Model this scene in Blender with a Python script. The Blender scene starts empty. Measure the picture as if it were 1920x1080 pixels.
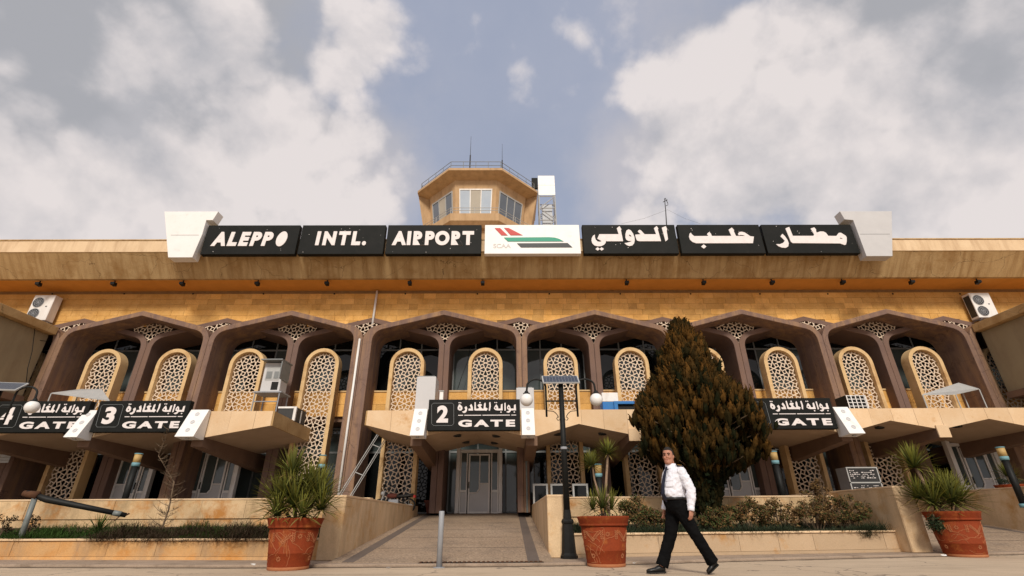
import bpy, bmesh, math, random
from mathutils import Vector, Matrix, noise
rnd = random.Random(7)
R = math.radians
scene = bpy.context.scene
col = scene.collection

# ------------------------------------------------------------------ camera
F_PX, PITCH, ROLL, YAW, CAM_H = 908.0, R(25.65), R(.35), R(.5), .72
_f = Vector((math.sin(YAW)*math.cos(PITCH), math.cos(YAW)*math.cos(PITCH), math.sin(PITCH)))
_r = Vector((math.cos(YAW), -math.sin(YAW), 0)); _u = _r.cross(_f)
_r2 = _r*math.cos(ROLL) - _u*math.sin(ROLL); _u2 = _u*math.cos(ROLL) + _r*math.sin(ROLL)
cd = bpy.data.cameras.new('camera'); cam = bpy.data.objects.new('camera', cd); col.objects.link(cam)
cd.sensor_width = 36; cd.lens = 36*F_PX/1920; cd.clip_end = 3000; cd.clip_start = .05
m3 = Matrix((_r2, _u2, -_f)).transposed()
cam.matrix_world = Matrix.Translation((0, 0, CAM_H)) @ m3.to_4x4()
scene.camera = cam
def ray(px, py): return _f + _r2*((px-960)/F_PX) + _u2*((540-py)/F_PX)
def atY(px, py, d):
    D = ray(px, py); t = d/D.y; return Vector((D.x*t, d, CAM_H + D.z*t))
def atZ(px, py, z):
    D = ray(px, py); t = (z-CAM_H)/D.z; return Vector((D.x*t, D.y*t, z))

# ------------------------------------------------------------------ light
SUN_FROM = Vector((.02, -1.0, .72)).normalized()
SUN_EL = math.asin(SUN_FROM.z)
scene.view_settings.view_transform = 'Standard'; scene.view_settings.look = 'None'
scene.view_settings.exposure = 0.28; scene.view_settings.gamma = 1.0
sl = bpy.data.lights.new('sun', 'SUN'); sl.energy = 2.5; sl.angle = R(13); sl.color = (1, .93, .82)
sun = bpy.data.objects.new('sun', sl); col.objects.link(sun)
sun.rotation_euler = (-SUN_FROM).to_track_quat('-Z', 'Y').to_euler(); sun.location = (-20, -40, 50)

world = bpy.data.worlds.new('World'); scene.world = world; world.use_nodes = True
def sky_world():
    nt = world.node_tree; N = nt.nodes; L = nt.links; N.clear()
    out = N.new('ShaderNodeOutputWorld'); bg = N.new('ShaderNodeBackground'); bg.inputs[1].default_value = .08
    L.new(bg.outputs[0], out.inputs[0])
    sky = N.new('ShaderNodeTexSky'); sky.sky_type = 'NISHITA'; sky.sun_disc = False
    sky.sun_elevation = SUN_EL; sky.sun_rotation = math.atan2(SUN_FROM.x, SUN_FROM.y)
    sky.air_density = 1.3; sky.dust_density = 2.2; sky.ozone_density = 2.0
    tc = N.new('ShaderNodeTexCoord')
    def math_(op, a, b=None, c=None, clamp=False):
        n = N.new('ShaderNodeMath'); n.operation = op; n.use_clamp = clamp
        for i, v in enumerate((a, b, c)):
            if v is None: continue
            if isinstance(v, (int, float)): n.inputs[i].default_value = v
            else: L.new(v, n.inputs[i])
        return n.outputs[0]
    def noise_(scale, detail, rough, off, dist=0.0):
        mp = N.new('ShaderNodeMapping'); mp.inputs['Location'].default_value = off
        L.new(tc.outputs['Generated'], mp.inputs[0])
        n = N.new('ShaderNodeTexNoise'); n.inputs['Scale'].default_value = scale; n.inputs['Detail'].default_value = detail
        n.inputs['Roughness'].default_value = rough; n.inputs['Distortion'].default_value = dist
        L.new(mp.outputs[0], n.inputs[0]); return n.outputs[0]
    n1 = noise_(3.4, 6, .56, (3.1, .4, 1.7), .15); n2 = noise_(1.6, 3, .5, (7.7, 2.2, .3)); n3 = noise_(9, 5, .6, (1, 5, 2))
    def billow(off):
        mp = N.new('ShaderNodeMapping'); mp.inputs['Location'].default_value = off
        nz = N.new('ShaderNodeTexNoise'); nz.inputs['Scale'].default_value = 5; nz.inputs['Detail'].default_value = 2
        L.new(tc.outputs['Generated'], nz.inputs[0])
        va = N.new('ShaderNodeVectorMath'); va.operation = 'MULTIPLY_ADD'; L.new(nz.outputs['Color'], va.inputs[0]); va.inputs[1].default_value = (.16,)*3
        L.new(tc.outputs['Generated'], va.inputs[2]); L.new(va.outputs[0], mp.inputs[0])
        n = N.new('ShaderNodeTexVoronoi'); n.feature = 'F1'; n.inputs['Scale'].default_value = 8.5; n.inputs['Detail'].default_value = 1.5
        n.inputs['Roughness'].default_value = .5; L.new(mp.outputs[0], n.inputs[0])
        return n.outputs['Distance']
    d_ = SUN_FROM*.035
    v1 = billow((.3, .7, .2))
    n1s = noise_(3.4, 6, .56, (3.1+d_.x, .4+d_.y, 1.7+d_.z+.03), .15); n3s = noise_(9, 5, .6, (1+d_.x, 5+d_.y, 2+d_.z+.03))
    def blob(px, py, rad=None):
        d = (px if rad is None else ray(px, py)).normalized()
        if rad is None: rad = py
        v = N.new('ShaderNodeVectorMath'); v.operation = 'DISTANCE'; L.new(tc.outputs['Generated'], v.inputs[0])
        v.inputs[1].default_value = d
        return math_('MULTIPLY_ADD', v.outputs['Value'], -1/rad, 1.0)
    def union(bl):
        o = None
        for b in bl:
            x = blob(*b)
            o = x if o is None else math_('MAXIMUM', o, x)
        return math_('MAXIMUM', o, -.6)
    # cumulus banks of the photograph; everywhere else the same kind of broken cloud from noise
    heap = union([(415, 110, .12), (450, 250, .17), (580, 370, .17), (330, 330, .24), (120, 400, .28), (690, 70, .11),
                  (640, 130, .07), (1400, 60, .13), (1350, 180, .15), (1310, 330, .17), (1430, 330, .27), (1560, 150, .20),
                  (1240, 420, .11), (1760, 330, .26), (1880, 260, .22), (1640, 420, .25), (-150, 350, .3), (1430, -60, .12), (1215, 160, .06),
                  (Vector((0, -1, .5)), 1.25), (Vector((-1, -.1, .45)), .75), (Vector((1, -.1, .45)), .75), (Vector((.1, -.2, 1)), .6)])   # more broken cloud overhead, to the sides and behind, unseen, added for soft fill light
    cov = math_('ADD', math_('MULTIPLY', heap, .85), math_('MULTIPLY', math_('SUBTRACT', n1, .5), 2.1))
    cov = math_('ADD', cov, math_('MULTIPLY', math_('SUBTRACT', n3, .5), .75))
    cov = math_('ADD', cov, math_('MULTIPLY', math_('SUBTRACT', n2, .5), .5))
    cov = math_('ADD', cov, math_('MULTIPLY', math_('SUBTRACT', .72, v1), .75))
    mr = N.new('ShaderNodeMapRange'); mr.interpolation_type = 'SMOOTHSTEP'; L.new(cov, mr.inputs[0])
    mr.inputs[1].default_value = -.12; mr.inputs[2].default_value = .42
    # thin veil of high haze, whole sky
    veil = math_('MULTIPLY', math_('ADD', n2, math_('MULTIPLY', math_('ADD', n1, n3), .42)), .50, clamp=True)
    # grey, thicker cloud
    greyf = union([(40, 100, .60), (200, 240, .36), (1760, 50, .42)])
    gd = math_('ADD', math_('MULTIPLY_ADD', greyf, .6, -.30), math_('ADD', math_('MULTIPLY', math_('SUBTRACT', n2, .5), 1.0), math_('MULTIPLY', math_('SUBTRACT', n3, .5), .9)))
    gr = N.new('ShaderNodeMapRange'); gr.interpolation_type = 'SMOOTHSTEP'; L.new(gd, gr.inputs[0])
    gr.inputs[1].default_value = -.35; gr.inputs[2].default_value = .75
    relief = math_('ADD', math_('MULTIPLY', math_('SUBTRACT', n1, n1s), 3.2), math_('ADD', math_('MULTIPLY', math_('SUBTRACT', n3, n3s), .9), math_('MULTIPLY', math_('SUBTRACT', .95, v1), .40)))
    shade = math_('ADD', gr.outputs[0], math_('MULTIPLY', relief, -1.2), clamp=True)
    def mix(fac, a, b):
        n = N.new('ShaderNodeMix'); n.data_type = 'RGBA'
        if isinstance(fac, float): n.inputs[0].default_value = fac
        else: L.new(fac, n.inputs[0])
        for i, v in ((6, a), (7, b)):
            if isinstance(v, tuple): n.inputs[i].default_value = (*v, 1)
            else: L.new(v, n.inputs[i])
        return n.outputs[2]
    cloud = mix(shade, (8.4, 7.75, 7.6), (5.0, 4.95, 5.25))
    base = mix(.6, sky.outputs[0], (2.9, 3.7, 5.6))
    base = mix(veil, base, (5.2, 5.3, 6.1))
    soft = union([(60, 100, .62), (230, 230, .42), (240, 20, .40), (1720, 60, .46), (1560, 110, .28), (620, 330, .22), (1200, 330, .16)])
    sm = N.new('ShaderNodeMapRange'); sm.interpolation_type = 'SMOOTHSTEP'; L.new(math_('ADD', soft, math_('MULTIPLY', math_('SUBTRACT', n1, .5), 1.5)), sm.inputs[0])
    sm.inputs[1].default_value = -.05; sm.inputs[2].default_value = .62
    gm = N.new('ShaderNodeMapRange'); gm.interpolation_type = 'SMOOTHSTEP'; L.new(math_('ADD', greyf, math_('MULTIPLY', math_('SUBTRACT', n2, .5), .8)), gm.inputs[0]); gm.inputs[1].default_value = -.1; gm.inputs[2].default_value = .6
    base = mix(math_('MULTIPLY', sm.outputs[0], .88), base, mix(gm.outputs[0], (5.6, 5.4, 5.8), (4.2, 4.2, 4.4)))
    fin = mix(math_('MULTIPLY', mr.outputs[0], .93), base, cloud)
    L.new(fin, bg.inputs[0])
sky_world()
world.cycles.sampling_method = 'MANUAL'; world.cycles.sample_map_resolution = 256
scene.cycles.max_bounces = 5; scene.cycles.diffuse_bounces = 3; scene.cycles.glossy_bounces = 2

# ------------------------------------------------------------------ materials
MATS = {}
def mat(name, c1, c2=None, rough=.75, scale=3.0, bump=0.0, bscale=30.0, spec=.3, metal=0.0, streak=None, sscale=(1, 1, 1), rand=0.0,
        stain=None, stscale=1.2, stlo=.5, sthi=.7, attr=False, grain=0.0, gscale=120.0, emit=None):
    m = bpy.data.materials.new(name); m.use_nodes = True; nt = m.node_tree; N = nt.nodes; L = nt.links
    b = N['Principled BSDF']; b.inputs['Roughness'].default_value = rough; b.inputs['Metallic'].default_value = metal
    b.inputs['Specular IOR Level'].default_value = spec
    geo = N.new('ShaderNodeNewGeometry'); pos = geo.outputs['Position']
    def noi(sc, det=6, vec=None, ro=.6):
        n = N.new('ShaderNodeTexNoise'); n.inputs['Scale'].default_value = sc; n.inputs['Detail'].default_value = det
        n.inputs['Roughness'].default_value = ro; L.new(vec or pos, n.inputs[0]); return n.outputs[0]
    def mixc(fac, a, bb, mode='MIX'):
        n = N.new('ShaderNodeMix'); n.data_type = 'RGBA'; n.blend_type = mode
        if isinstance(fac, (int, float)): n.inputs[0].default_value = fac
        else: L.new(fac, n.inputs[0])
        for i, v in ((6, a), (7, bb)):
            if isinstance(v, tuple): n.inputs[i].default_value = (*v, 1)
            else: L.new(v, n.inputs[i])
        return n.outputs[2]
    def rng(v, lo, hi, a=0., bb=1.):
        n = N.new('ShaderNodeMapRange'); L.new(v, n.inputs[0]); n.inputs[1].default_value = lo; n.inputs[2].default_value = hi
        n.inputs[3].default_value = a; n.inputs[4].default_value = bb; return n.outputs[0]
    if attr:
        a = N.new('ShaderNodeAttribute'); a.attribute_name = 'col'; c = a.outputs['Color']
    else:
        c = mixc(rng(noi(scale), .32, .68), c1, c2 or c1)
    if streak:
        mp = N.new('ShaderNodeMapping'); mp.inputs['Scale'].default_value = sscale; L.new(pos, mp.inputs[0])
        c = mixc(rng(noi(1.0, 7, mp.outputs[0], .65), .44, .72), c, streak)
    if stain:
        c = mixc(rng(noi(stscale, 8, None, .68), stlo, sthi), c, stain)
    if rand:
        oi = N.new('ShaderNodeObjectInfo'); c = mixc(1.0, c, mixc(oi.outputs['Random'], (1-rand,)*3, (1+rand*.6,)*3), 'MULTIPLY')
    if grain:
        c = mixc(1.0, c, mixc(rng(noi(gscale, 2), .35, .65), (1-grain,)*3, (1+grain,)*3), 'MULTIPLY')
    L.new(c, b.inputs['Base Color'])
    if bump:
        bp = N.new('ShaderNodeBump'); bp.inputs['Strength'].default_value = min(1, bump); bp.inputs['Distance'].default_value = .02
        L.new(noi(bscale, 5), bp.inputs['Height']); L.new(bp.outputs[0], b.inputs['Normal'])
    if emit:
        b.inputs['Emission Color'].default_value = (*emit[0], 1); b.inputs['Emission Strength'].default_value = emit[1]
    MATS[name] = m; return m

mat('stone_gold', (.68, .36, .095), (.80, .46, .15), .85, 2.2, .35, 25, rand=.20, stain=(.50, .26, .08), stscale=1.0, stlo=.52, sthi=.75, grain=.10, gscale=40)
mat('stone_frame', (.58, .39, .19), (.66, .46, .24), .85, 2.0, .2, 25, stain=(.40, .22, .085), stscale=1.3, grain=.06, gscale=40)
mat('stone_cream', (.72, .53, .34), (.66, .45, .26), .8, 1.6, .2, 30, rand=.10, stain=(.50, .25, .08), stscale=1.5, stlo=.58, sthi=.74, grain=.05, gscale=60)
mat('stone_wall', (.58, .40, .21), (.68, .48, .28), .8, 1.3, .3, 22, rand=.16, stain=(.46, .20, .05), stscale=1.7, stlo=.49, sthi=.66, streak=(.28, .19, .10), sscale=(2.2, 2.2, 1.0), grain=.07, gscale=60)
mat('stone_ochre', (.62, .33, .12), (.55, .34, .16), .8, 1.3, .3, 22, rand=.15, stain=(.54, .24, .06), stscale=1.6, stlo=.50, sthi=.68, streak=(.34, .22, .13), sscale=(2.6, 2.6, .7), grain=.07, gscale=60)
mat('stone_planter', (.46, .325, .20), (.50, .36, .23), .8, 1.6, .2, 30, rand=.10, stain=(.44, .23, .08), stscale=1.7, stlo=.54, sthi=.70, grain=.05, gscale=60)
mat('stone_flank', (.66, .47, .275), (.72, .53, .33), .8, 1.3, .3, 22, rand=.05, stain=(.54, .30, .11), stscale=1.7, stlo=.52, sthi=.72, streak=(.46, .32, .19), sscale=(2.2, 2.2, .7), grain=.06, gscale=60)
mat('mortar', (.30, .18, .08), (.24, .14, .06), .95, 5)
mat('rib_paint', (.145, .090, .073), (.18, .114, .09), .8, 1.5, .2, 30, streak=(.18, .105, .072), sscale=(2.5, 2.5, .45), grain=.06, gscale=50)
mat('rib_front', (.165, .102, .080), (.205, .128, .097), .8, 1.5, .3, 30, streak=(.34, .20, .105), sscale=(3.0, 3.0, .22), stain=(.12, .07, .054), stscale=2.2, stlo=.55, sthi=.75, grain=.06, gscale=50)
mat('concrete_stained', (.47, .315, .15), (.53, .365, .18), .85, 2, .35, 18, streak=(.31, .18, .07), sscale=(4.5, .5, .5), stain=(.30, .16, .05), stscale=.9, stlo=.5, sthi=.75, grain=.07, gscale=40)
mat('soffit_ochre', (.72, .33, .07), (.64, .29, .06), .85, 2, .2, 20)
mat('fascia_cream', (.70, .52, .33), (.64, .46, .28), .8, 1.5, .2, 25, streak=(.50, .34, .20), sscale=(3, .5, .5), grain=.05, gscale=50)
mat('soffit_tan', (.46, .34, .24), (.40, .29, .20), .85, 2, .1, 20)
mat('beam_brown', (.19, .115, .075), (.15, .09, .06), .85, 2)
mat('lattice_cream', (.74, .60, .46), (.66, .52, .39), .8, 3, grain=.06)
mat('glass_dark', (.004, .005, .005), (.007, .008, .008), .04, 1, spec=.35)
mat('glass_teal', (.05, .064, .062), (.075, .092, .09), .05, 1, spec=.6)
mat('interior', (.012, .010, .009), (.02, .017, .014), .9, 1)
mat('alu', (.42, .42, .41), (.36, .36, .35), .4, 4, metal=.0, spec=.5)
mat('alu_grey', (.20, .21, .21), (.16, .17, .17), .45, 4, spec=.5)
mat('white_paint', (.80, .78, .76), (.75, .73, .70), .5, 3, streak=(.62, .57, .52), sscale=(4, 4, .7))
mat('white_panel', (.80, .78, .76), (.76, .74, .71), .45, 2, stain=(.62, .58, .54), stscale=2.5, stlo=.58, sthi=.8)
mat('grey_panel', (.54, .53, .53), (.50, .49, .49), .4, 2)
mat('sign_black', (.008, .009, .008), (.013, .013, .012), .6, 2, spec=.12, stain=(.03, .03, .027), stscale=3, stlo=.62, sthi=.9)
mat('sign_black_side', (.02, .018, .016), None, .6)
mat('letter_white', (.78, .72, .70), (.70, .64, .62), .6, 6)
mat('logo_red', (.48, .035, .03), None, .5); mat('logo_green', (.02, .27, .17), None, .5); mat('logo_black', (.03, .035, .035), None, .5)
mat('logo_grey', (.55, .52, .50), None, .5)
mat('black_metal', (.007, .0075, .007), (.012, .012, .011), .55, 8, spec=.22)
mat('dark_plastic', (.03, .03, .03), (.045, .043, .04), .5, 8)
mat('grey_metal', (.30, .31, .33), (.26, .27, .29), .45, 6, spec=.5)
mat('globe_white', (.78, .77, .75), (.74, .72, .70), .35, 4, spec=.4)
mat('solar_cell', (.025, .03, .045), (.04, .045, .06), .15, 20, spec=.6)
mat('terracotta', (.225, .040, .011), (.17, .028, .009), .8, 5, .3, 30, stain=(.32, .095, .022), spec=.15, stscale=5, stlo=.52, sthi=.72, grain=.08, gscale=60)
mat('terracotta_pale', (.42, .17, .075), (.36, .125, .05), .8, 6, .3, 40)
mat('pot_dark', (.13, .035, .022), (.11, .03, .02), .7, 5)
mat('road', (.54, .42, .30), (.48, .37, .26), .9, .35, .25, 60, streak=(.40, .31, .22), sscale=(.35, 1.6, 1), stain=(.37, .28, .19), stscale=.8, stlo=.55, sthi=.8, grain=.08, gscale=60)
mat('pavement', (.36, .27, .20), (.30, .225, .165), .9, .8, .3, 50, stain=(.17, .12, .085), stscale=2.2, stlo=.52, sthi=.74, grain=.1, gscale=50)
mat('gutter_dirt', (.10, .07, .05), (.20, .15, .11), .95, 5)
mat('ramp_aggregate', (.34, .25, .175), (.285, .205, .14), .9, 1.0, .5, 60, stain=(.21, .16, .12), stscale=1.1, stlo=.5, sthi=.75, grain=.32, gscale=26)
mat('ramp_strip', (.15, .115, .095), (.12, .095, .08), .85, 1.5, .2, 40, grain=.1)
mat('terrace_floor', (.27, .21, .16), (.23, .18, .135), .85, 1)
mat('soil', (.06, .04, .025), (.09, .06, .035), .95, 6, .8, 20)
mat('foliage_attr', (0, 0, 0), None, .8, attr=True, spec=.05)
mat('bark', (.12, .08, .05), (.2, .14, .09), .9, 14, .8, 40)
mat('bark_pale', (.30, .20, .13), (.22, .15, .10), .9, 20, .8, 50)
mat('skin', (.42, .20, .13), (.38, .165, .105), .55, 9, spec=.35)
mat('lip', (.30, .10, .08), None, .5); mat('eye', (.02, .015, .012), None, .3)
mat('hair', (.012, .009, .007), (.02, .015, .012), .6, 30, .5, 90)
mat('shirt', (.74, .74, .80), (.70, .70, .76), .8, 6, spec=.2)
mat('trouser', (.0045, .0045, .005), (.007, .0068, .007), .9, 6, spec=.04)
mat('tie', (.012, .014, .028), (.018, .02, .04), .6, 30); mat('gold_braid', (.45, .25, .05), (.38, .2, .03), .5, 40)
mat('shoe', (.012, .012, .012), None, .35, spec=.4)
mat('tan_conc', (.52, .345, .19), (.46, .30, .165), .85, 1.2, .2, 20, streak=(.36, .23, .12), sscale=(2.5, 2.5, .6))
mat('tower_pane', (.06, .075, .095), (.09, .105, .13), .06, .6, spec=.9); mat('tower_pane_light', (.36, .42, .50), (.42, .48, .54), .08, .8, spec=.8)
mat('tower_blind', (.42, .38, .31), (.38, .34, .28), .7, 2)
mat('wing_paint', (.33, .265, .165), (.29, .23, .14), .8, .8, streak=(.24, .18, .11), sscale=(1.5, 1.5, .5))
mat('blue_paint', (.02, .15, .45), (.03, .17, .42), .5, 3)
mat('bollard_yellow', (.46, .31, .12), (.40, .26, .10), .6, 6); mat('bollard_blue', (.16, .32, .36), (.14, .28, .32), .6, 6)
mat('board_print', (.02, .02, .02), (.035, .035, .035), .5, 4)
mat('rust', (.10, .045, .02), (.07, .03, .015), .9, 12)
mat('galv', (.17, .19, .18), (.13, .145, .14), .5, 8, spec=.5)

def cracked(name, scale, c, w=.006):
    nt = MATS[name].node_tree; N = nt.nodes; L = nt.links; b = N['Principled BSDF']; src = b.inputs['Base Color'].links[0].from_socket
    geo = N.new('ShaderNodeNewGeometry'); nz = N.new('ShaderNodeTexNoise'); nz.inputs['Scale'].default_value = 1.7; nz.inputs['Detail'].default_value = 6
    L.new(geo.outputs['Position'], nz.inputs[0])
    va = N.new('ShaderNodeVectorMath'); va.operation = 'MULTIPLY_ADD'; L.new(nz.outputs['Color'], va.inputs[0]); va.inputs[1].default_value = (.7, .7, .7); L.new(geo.outputs['Position'], va.inputs[2])
    v = N.new('ShaderNodeTexVoronoi'); v.feature = 'DISTANCE_TO_EDGE'; v.inputs['Scale'].default_value = scale; L.new(va.outputs[0], v.inputs[0])
    mr = N.new('ShaderNodeMapRange'); L.new(v.outputs['Distance'], mr.inputs[0]); mr.inputs[1].default_value = w*.4; mr.inputs[2].default_value = w; mr.inputs[3].default_value = .75; mr.inputs[4].default_value = 0
    m = N.new('ShaderNodeMix'); m.data_type = 'RGBA'; L.new(mr.outputs[0], m.inputs[0]); L.new(src, m.inputs[6]); m.inputs[7].default_value = (*c, 1); L.new(m.outputs[2], b.inputs['Base Color'])
cracked('road', .42, (.14, .11, .09)); cracked('concrete_stained', .5, (.12, .075, .035), .004); cracked('rib_front', .8, (.08, .05, .04), .005)

# ------------------------------------------------------------------ mesh helpers
ORG = {}
class MB:
    def __init__(s): s.v = []; s.f = []; s.c = []
    def add(s, vs, fs, c=None):
        o = len(s.v); s.v += [tuple(p) for p in vs]; s.f += [tuple(i+o for i in f) for f in fs]
        if c is not None: s.c += c if isinstance(c, list) else [c]*len(vs)
        return s
    def box(s, x0, x1, y0, y1, z0, z1):
        return s.add([(x0, y0, z0), (x1, y0, z0), (x1, y1, z0), (x0, y1, z0), (x0, y0, z1), (x1, y0, z1), (x1, y1, z1), (x0, y1, z1)],
                     [(0, 3, 2, 1), (4, 5, 6, 7), (0, 1, 5, 4), (1, 2, 6, 5), (2, 3, 7, 6), (3, 0, 4, 7)])
    def prism(s, poly, y0, y1):      # poly in (x,z), counter clockwise seen from -y
        n = len(poly)
        vs = [(x, y0, z) for x, z in poly] + [(x, y1, z) for x, z in poly]
        fs = [tuple(range(n)), tuple(reversed(range(n, 2*n)))] + [((i+1) % n, i, i+n, (i+1) % n+n) for i in range(n)]
        return s.add(vs, fs)
    def prism_z(s, poly, z0, z1):    # poly in (x,y)
        n = len(poly)
        vs = [(x, y, z0) for x, y in poly] + [(x, y, z1) for x, y in poly]
        fs = [tuple(reversed(range(n))), tuple(range(n, 2*n))] + [(i, (i+1) % n, (i+1) % n+n, i+n) for i in range(n)]
        return s.add(vs, fs)
    def prism_x(s, poly, x0, x1):    # poly in (y,z)
        n = len(poly)
        vs = [(x0, y, z) for y, z in poly] + [(x1, y, z) for y, z in poly]
        fs = [tuple(range(n)), tuple(reversed(range(n, 2*n)))] + [((i+1) % n, i, i+n, (i+1) % n+n) for i in range(n)]
        return s.add(vs, fs)
    def hexa(s, a, b):               # two quads of 4 points
        return s.add(list(a)+list(b), [(0, 3, 2, 1), (4, 5, 6, 7), (0, 1, 5, 4), (1, 2, 6, 5), (2, 3, 7, 6), (3, 0, 4, 7)])
    def tube(s, pts, rad, n=8, caps=True, c=None):
        pts = [Vector(p) for p in pts]; k = len(pts); rings = []
        if not isinstance(rad, (list, tuple)): rad = [rad]*k
        up = Vector((0, 0, 1))
        for i, p in enumerate(pts):
            t = (pts[min(i+1, k-1)] - pts[max(i-1, 0)]).normalized()
            a = t.cross(up)
            if a.length < .05: a = t.cross(Vector((1, 0, 0)))
            a.normalize(); b = a.cross(t); up = b if abs(t.z) > .95 else Vector((0, 0, 1))
            rings.append([p + (a*math.cos(2*math.pi*j/n) + b*math.sin(2*math.pi*j/n))*rad[i] for j in range(n)])
        return s.loft(rings, caps, c)
    def loft(s, rings, caps=True, c=None):
        n = len(rings[0]); vs = [p for r_ in rings for p in r_]; fs = []
        for i in range(len(rings)-1):
            for j in range(n):
                fs.append((i*n+j, i*n+(j+1) % n, (i+1)*n+(j+1) % n, (i+1)*n+j))
        if caps: fs += [tuple(reversed(range(n))), tuple(range((len(rings)-1)*n, len(rings)*n))]
        return s.add(vs, fs, c)
    def lathe(s, prof, cx=0, cy=0, n=32, caps=True):
        return s.loft([[(cx+r_*math.cos(2*math.pi*j/n), cy+r_*math.sin(2*math.pi*j/n), z) for j in range(n)] for r_, z in prof], caps)
    def sphere(s, c, r, n=20, m=12, sc=(1, 1, 1)):
        c = Vector(c); rings = []
        for i in range(m+1):
            a = math.pi*(i/m) ; a = min(max(a, .02), math.pi-.02)
            rings.append([(c.x+sc[0]*r*math.sin(a)*math.cos(2*math.pi*j/n), c.y+sc[1]*r*math.sin(a)*math.sin(2*math.pi*j/n), c.z-sc[2]*r*math.cos(a)) for j in range(n)])
        return s.loft(rings)
    def mesh(s, name, off=(0, 0, 0), smooth=False):
        me = bpy.data.meshes.new(name)
        me.from_pydata([(a-off[0], b-off[1], c-off[2]) for a, b, c in s.v], [], s.f); me.update()
        if s.c and len(s.c) == len(s.v):
            at = me.color_attributes.new('col', 'FLOAT_COLOR', 'POINT')
            at.data.foreach_set('color', [q for c in s.c for q in (*c, 1)])
        if smooth: me.polygons.foreach_set('use_smooth', [True]*len(me.polygons))
        return me
    def build(s, name, m, parent=None, smooth=False, bevel=0, normals=True):
        off = ORG.get(parent.name, (0, 0, 0)) if parent else (0, 0, 0)
        me = s.mesh(name, off, smooth)
        if normals:
            bm = bmesh.new(); bm.from_mesh(me); bmesh.ops.recalc_face_normals(bm, faces=bm.faces); bm.to_mesh(me); bm.free()
        return link(name, me, m, parent, off, bevel, smooth)
def link(name, me, m, parent=None, off=(0, 0, 0), bevel=0, smooth=False):
    o = bpy.data.objects.new(name, me); col.objects.link(o)
    if m: me.materials.clear(); me.materials.append(MATS[m])
    if parent: o.parent = parent
    ORG[o.name] = off
    if bevel:
        b = o.modifiers.new('bevel', 'BEVEL'); b.width = bevel; b.segments = 2; b.limit_method = 'ANGLE'; b.angle_limit = R(40)
    return o
def tag(o, label=None, cat=None, group=None, kind=None):
    if label: o['label'] = label
    if cat: o['category'] = cat
    if group: o['group'] = group
    if kind: o['kind'] = kind
    return o
def thing(name, label, cat, loc, group=None, rz=0):
    o = bpy.data.objects.new(name, None); col.objects.link(o); o.location = loc; o.rotation_euler.z = rz
    o.empty_display_size = .2; ORG[o.name] = tuple(loc)
    return tag(o, label, cat, group)
def local(o): ORG[o.name] = (0, 0, 0); return o       # parts of this thing are written in its own coordinates
def copy_tree(o, parent=None):
    c = o.copy(); col.objects.link(c); ORG[c.name] = ORG.get(o.name, (0, 0, 0))
    if parent: c.parent = parent
    for ch in list(o.children): copy_tree(ch, c)
    return c
def fill2d(name, loops, depth, y):       # loops in (x,z); even-odd fill, extruded along y from y to y+depth
    cu = bpy.data.curves.new('tmp', 'CURVE'); cu.dimensions = '2D'; cu.fill_mode = 'BOTH'; cu.extrude = depth/2
    for lp in loops:
        sp = cu.splines.new('POLY'); sp.points.add(len(lp)-1); sp.use_cyclic_u = True
        for p, (x, z) in zip(sp.points, lp): p.co = (x, z, 0, 1)
    ob = bpy.data.objects.new('tmp', cu); me = bpy.data.meshes.new_from_object(ob); bpy.data.objects.remove(ob); bpy.data.curves.remove(cu)
    me.name = name
    for v in me.vertices: v.co = Vector((v.co.x, y+depth/2-v.co.z, v.co.y))
    return me
def text_mesh(body, x0, x1, z0, z1, depth, y, shear=0., bold=.02, space=1.0):
    cu = bpy.data.curves.new('tmp', 'FONT'); cu.body = body; cu.size = 1; cu.extrude = .05; cu.shear = shear; cu.offset = bold; cu.space_character = space
    ob = bpy.data.objects.new('tmp', cu); me = bpy.data.meshes.new_from_object(ob); bpy.data.objects.remove(ob); bpy.data.curves.remove(cu)
    xs = [v.co.x for v in me.vertices]; zs = [v.co.y for v in me.vertices]
    ax, bx, az, bz = min(xs), max(xs), min(zs), max(zs)
    for v in me.vertices:
        v.co = Vector((x0+(v.co.x-ax)/(bx-ax)*(x1-x0), y + (depth if v.co.z < 0 else 0), z0+(v.co.y-az)/(bz-az)*(z1-z0)))
    me.name = 'lettering'; return me
def bez(a, b, c, n=8): return [((1-t)**2*a[0]+2*t*(1-t)*b[0]+t*t*c[0], (1-t)**2*a[1]+2*t*(1-t)*b[1]+t*t*c[1]) for t in [i/n for i in range(n+1)]]

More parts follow.
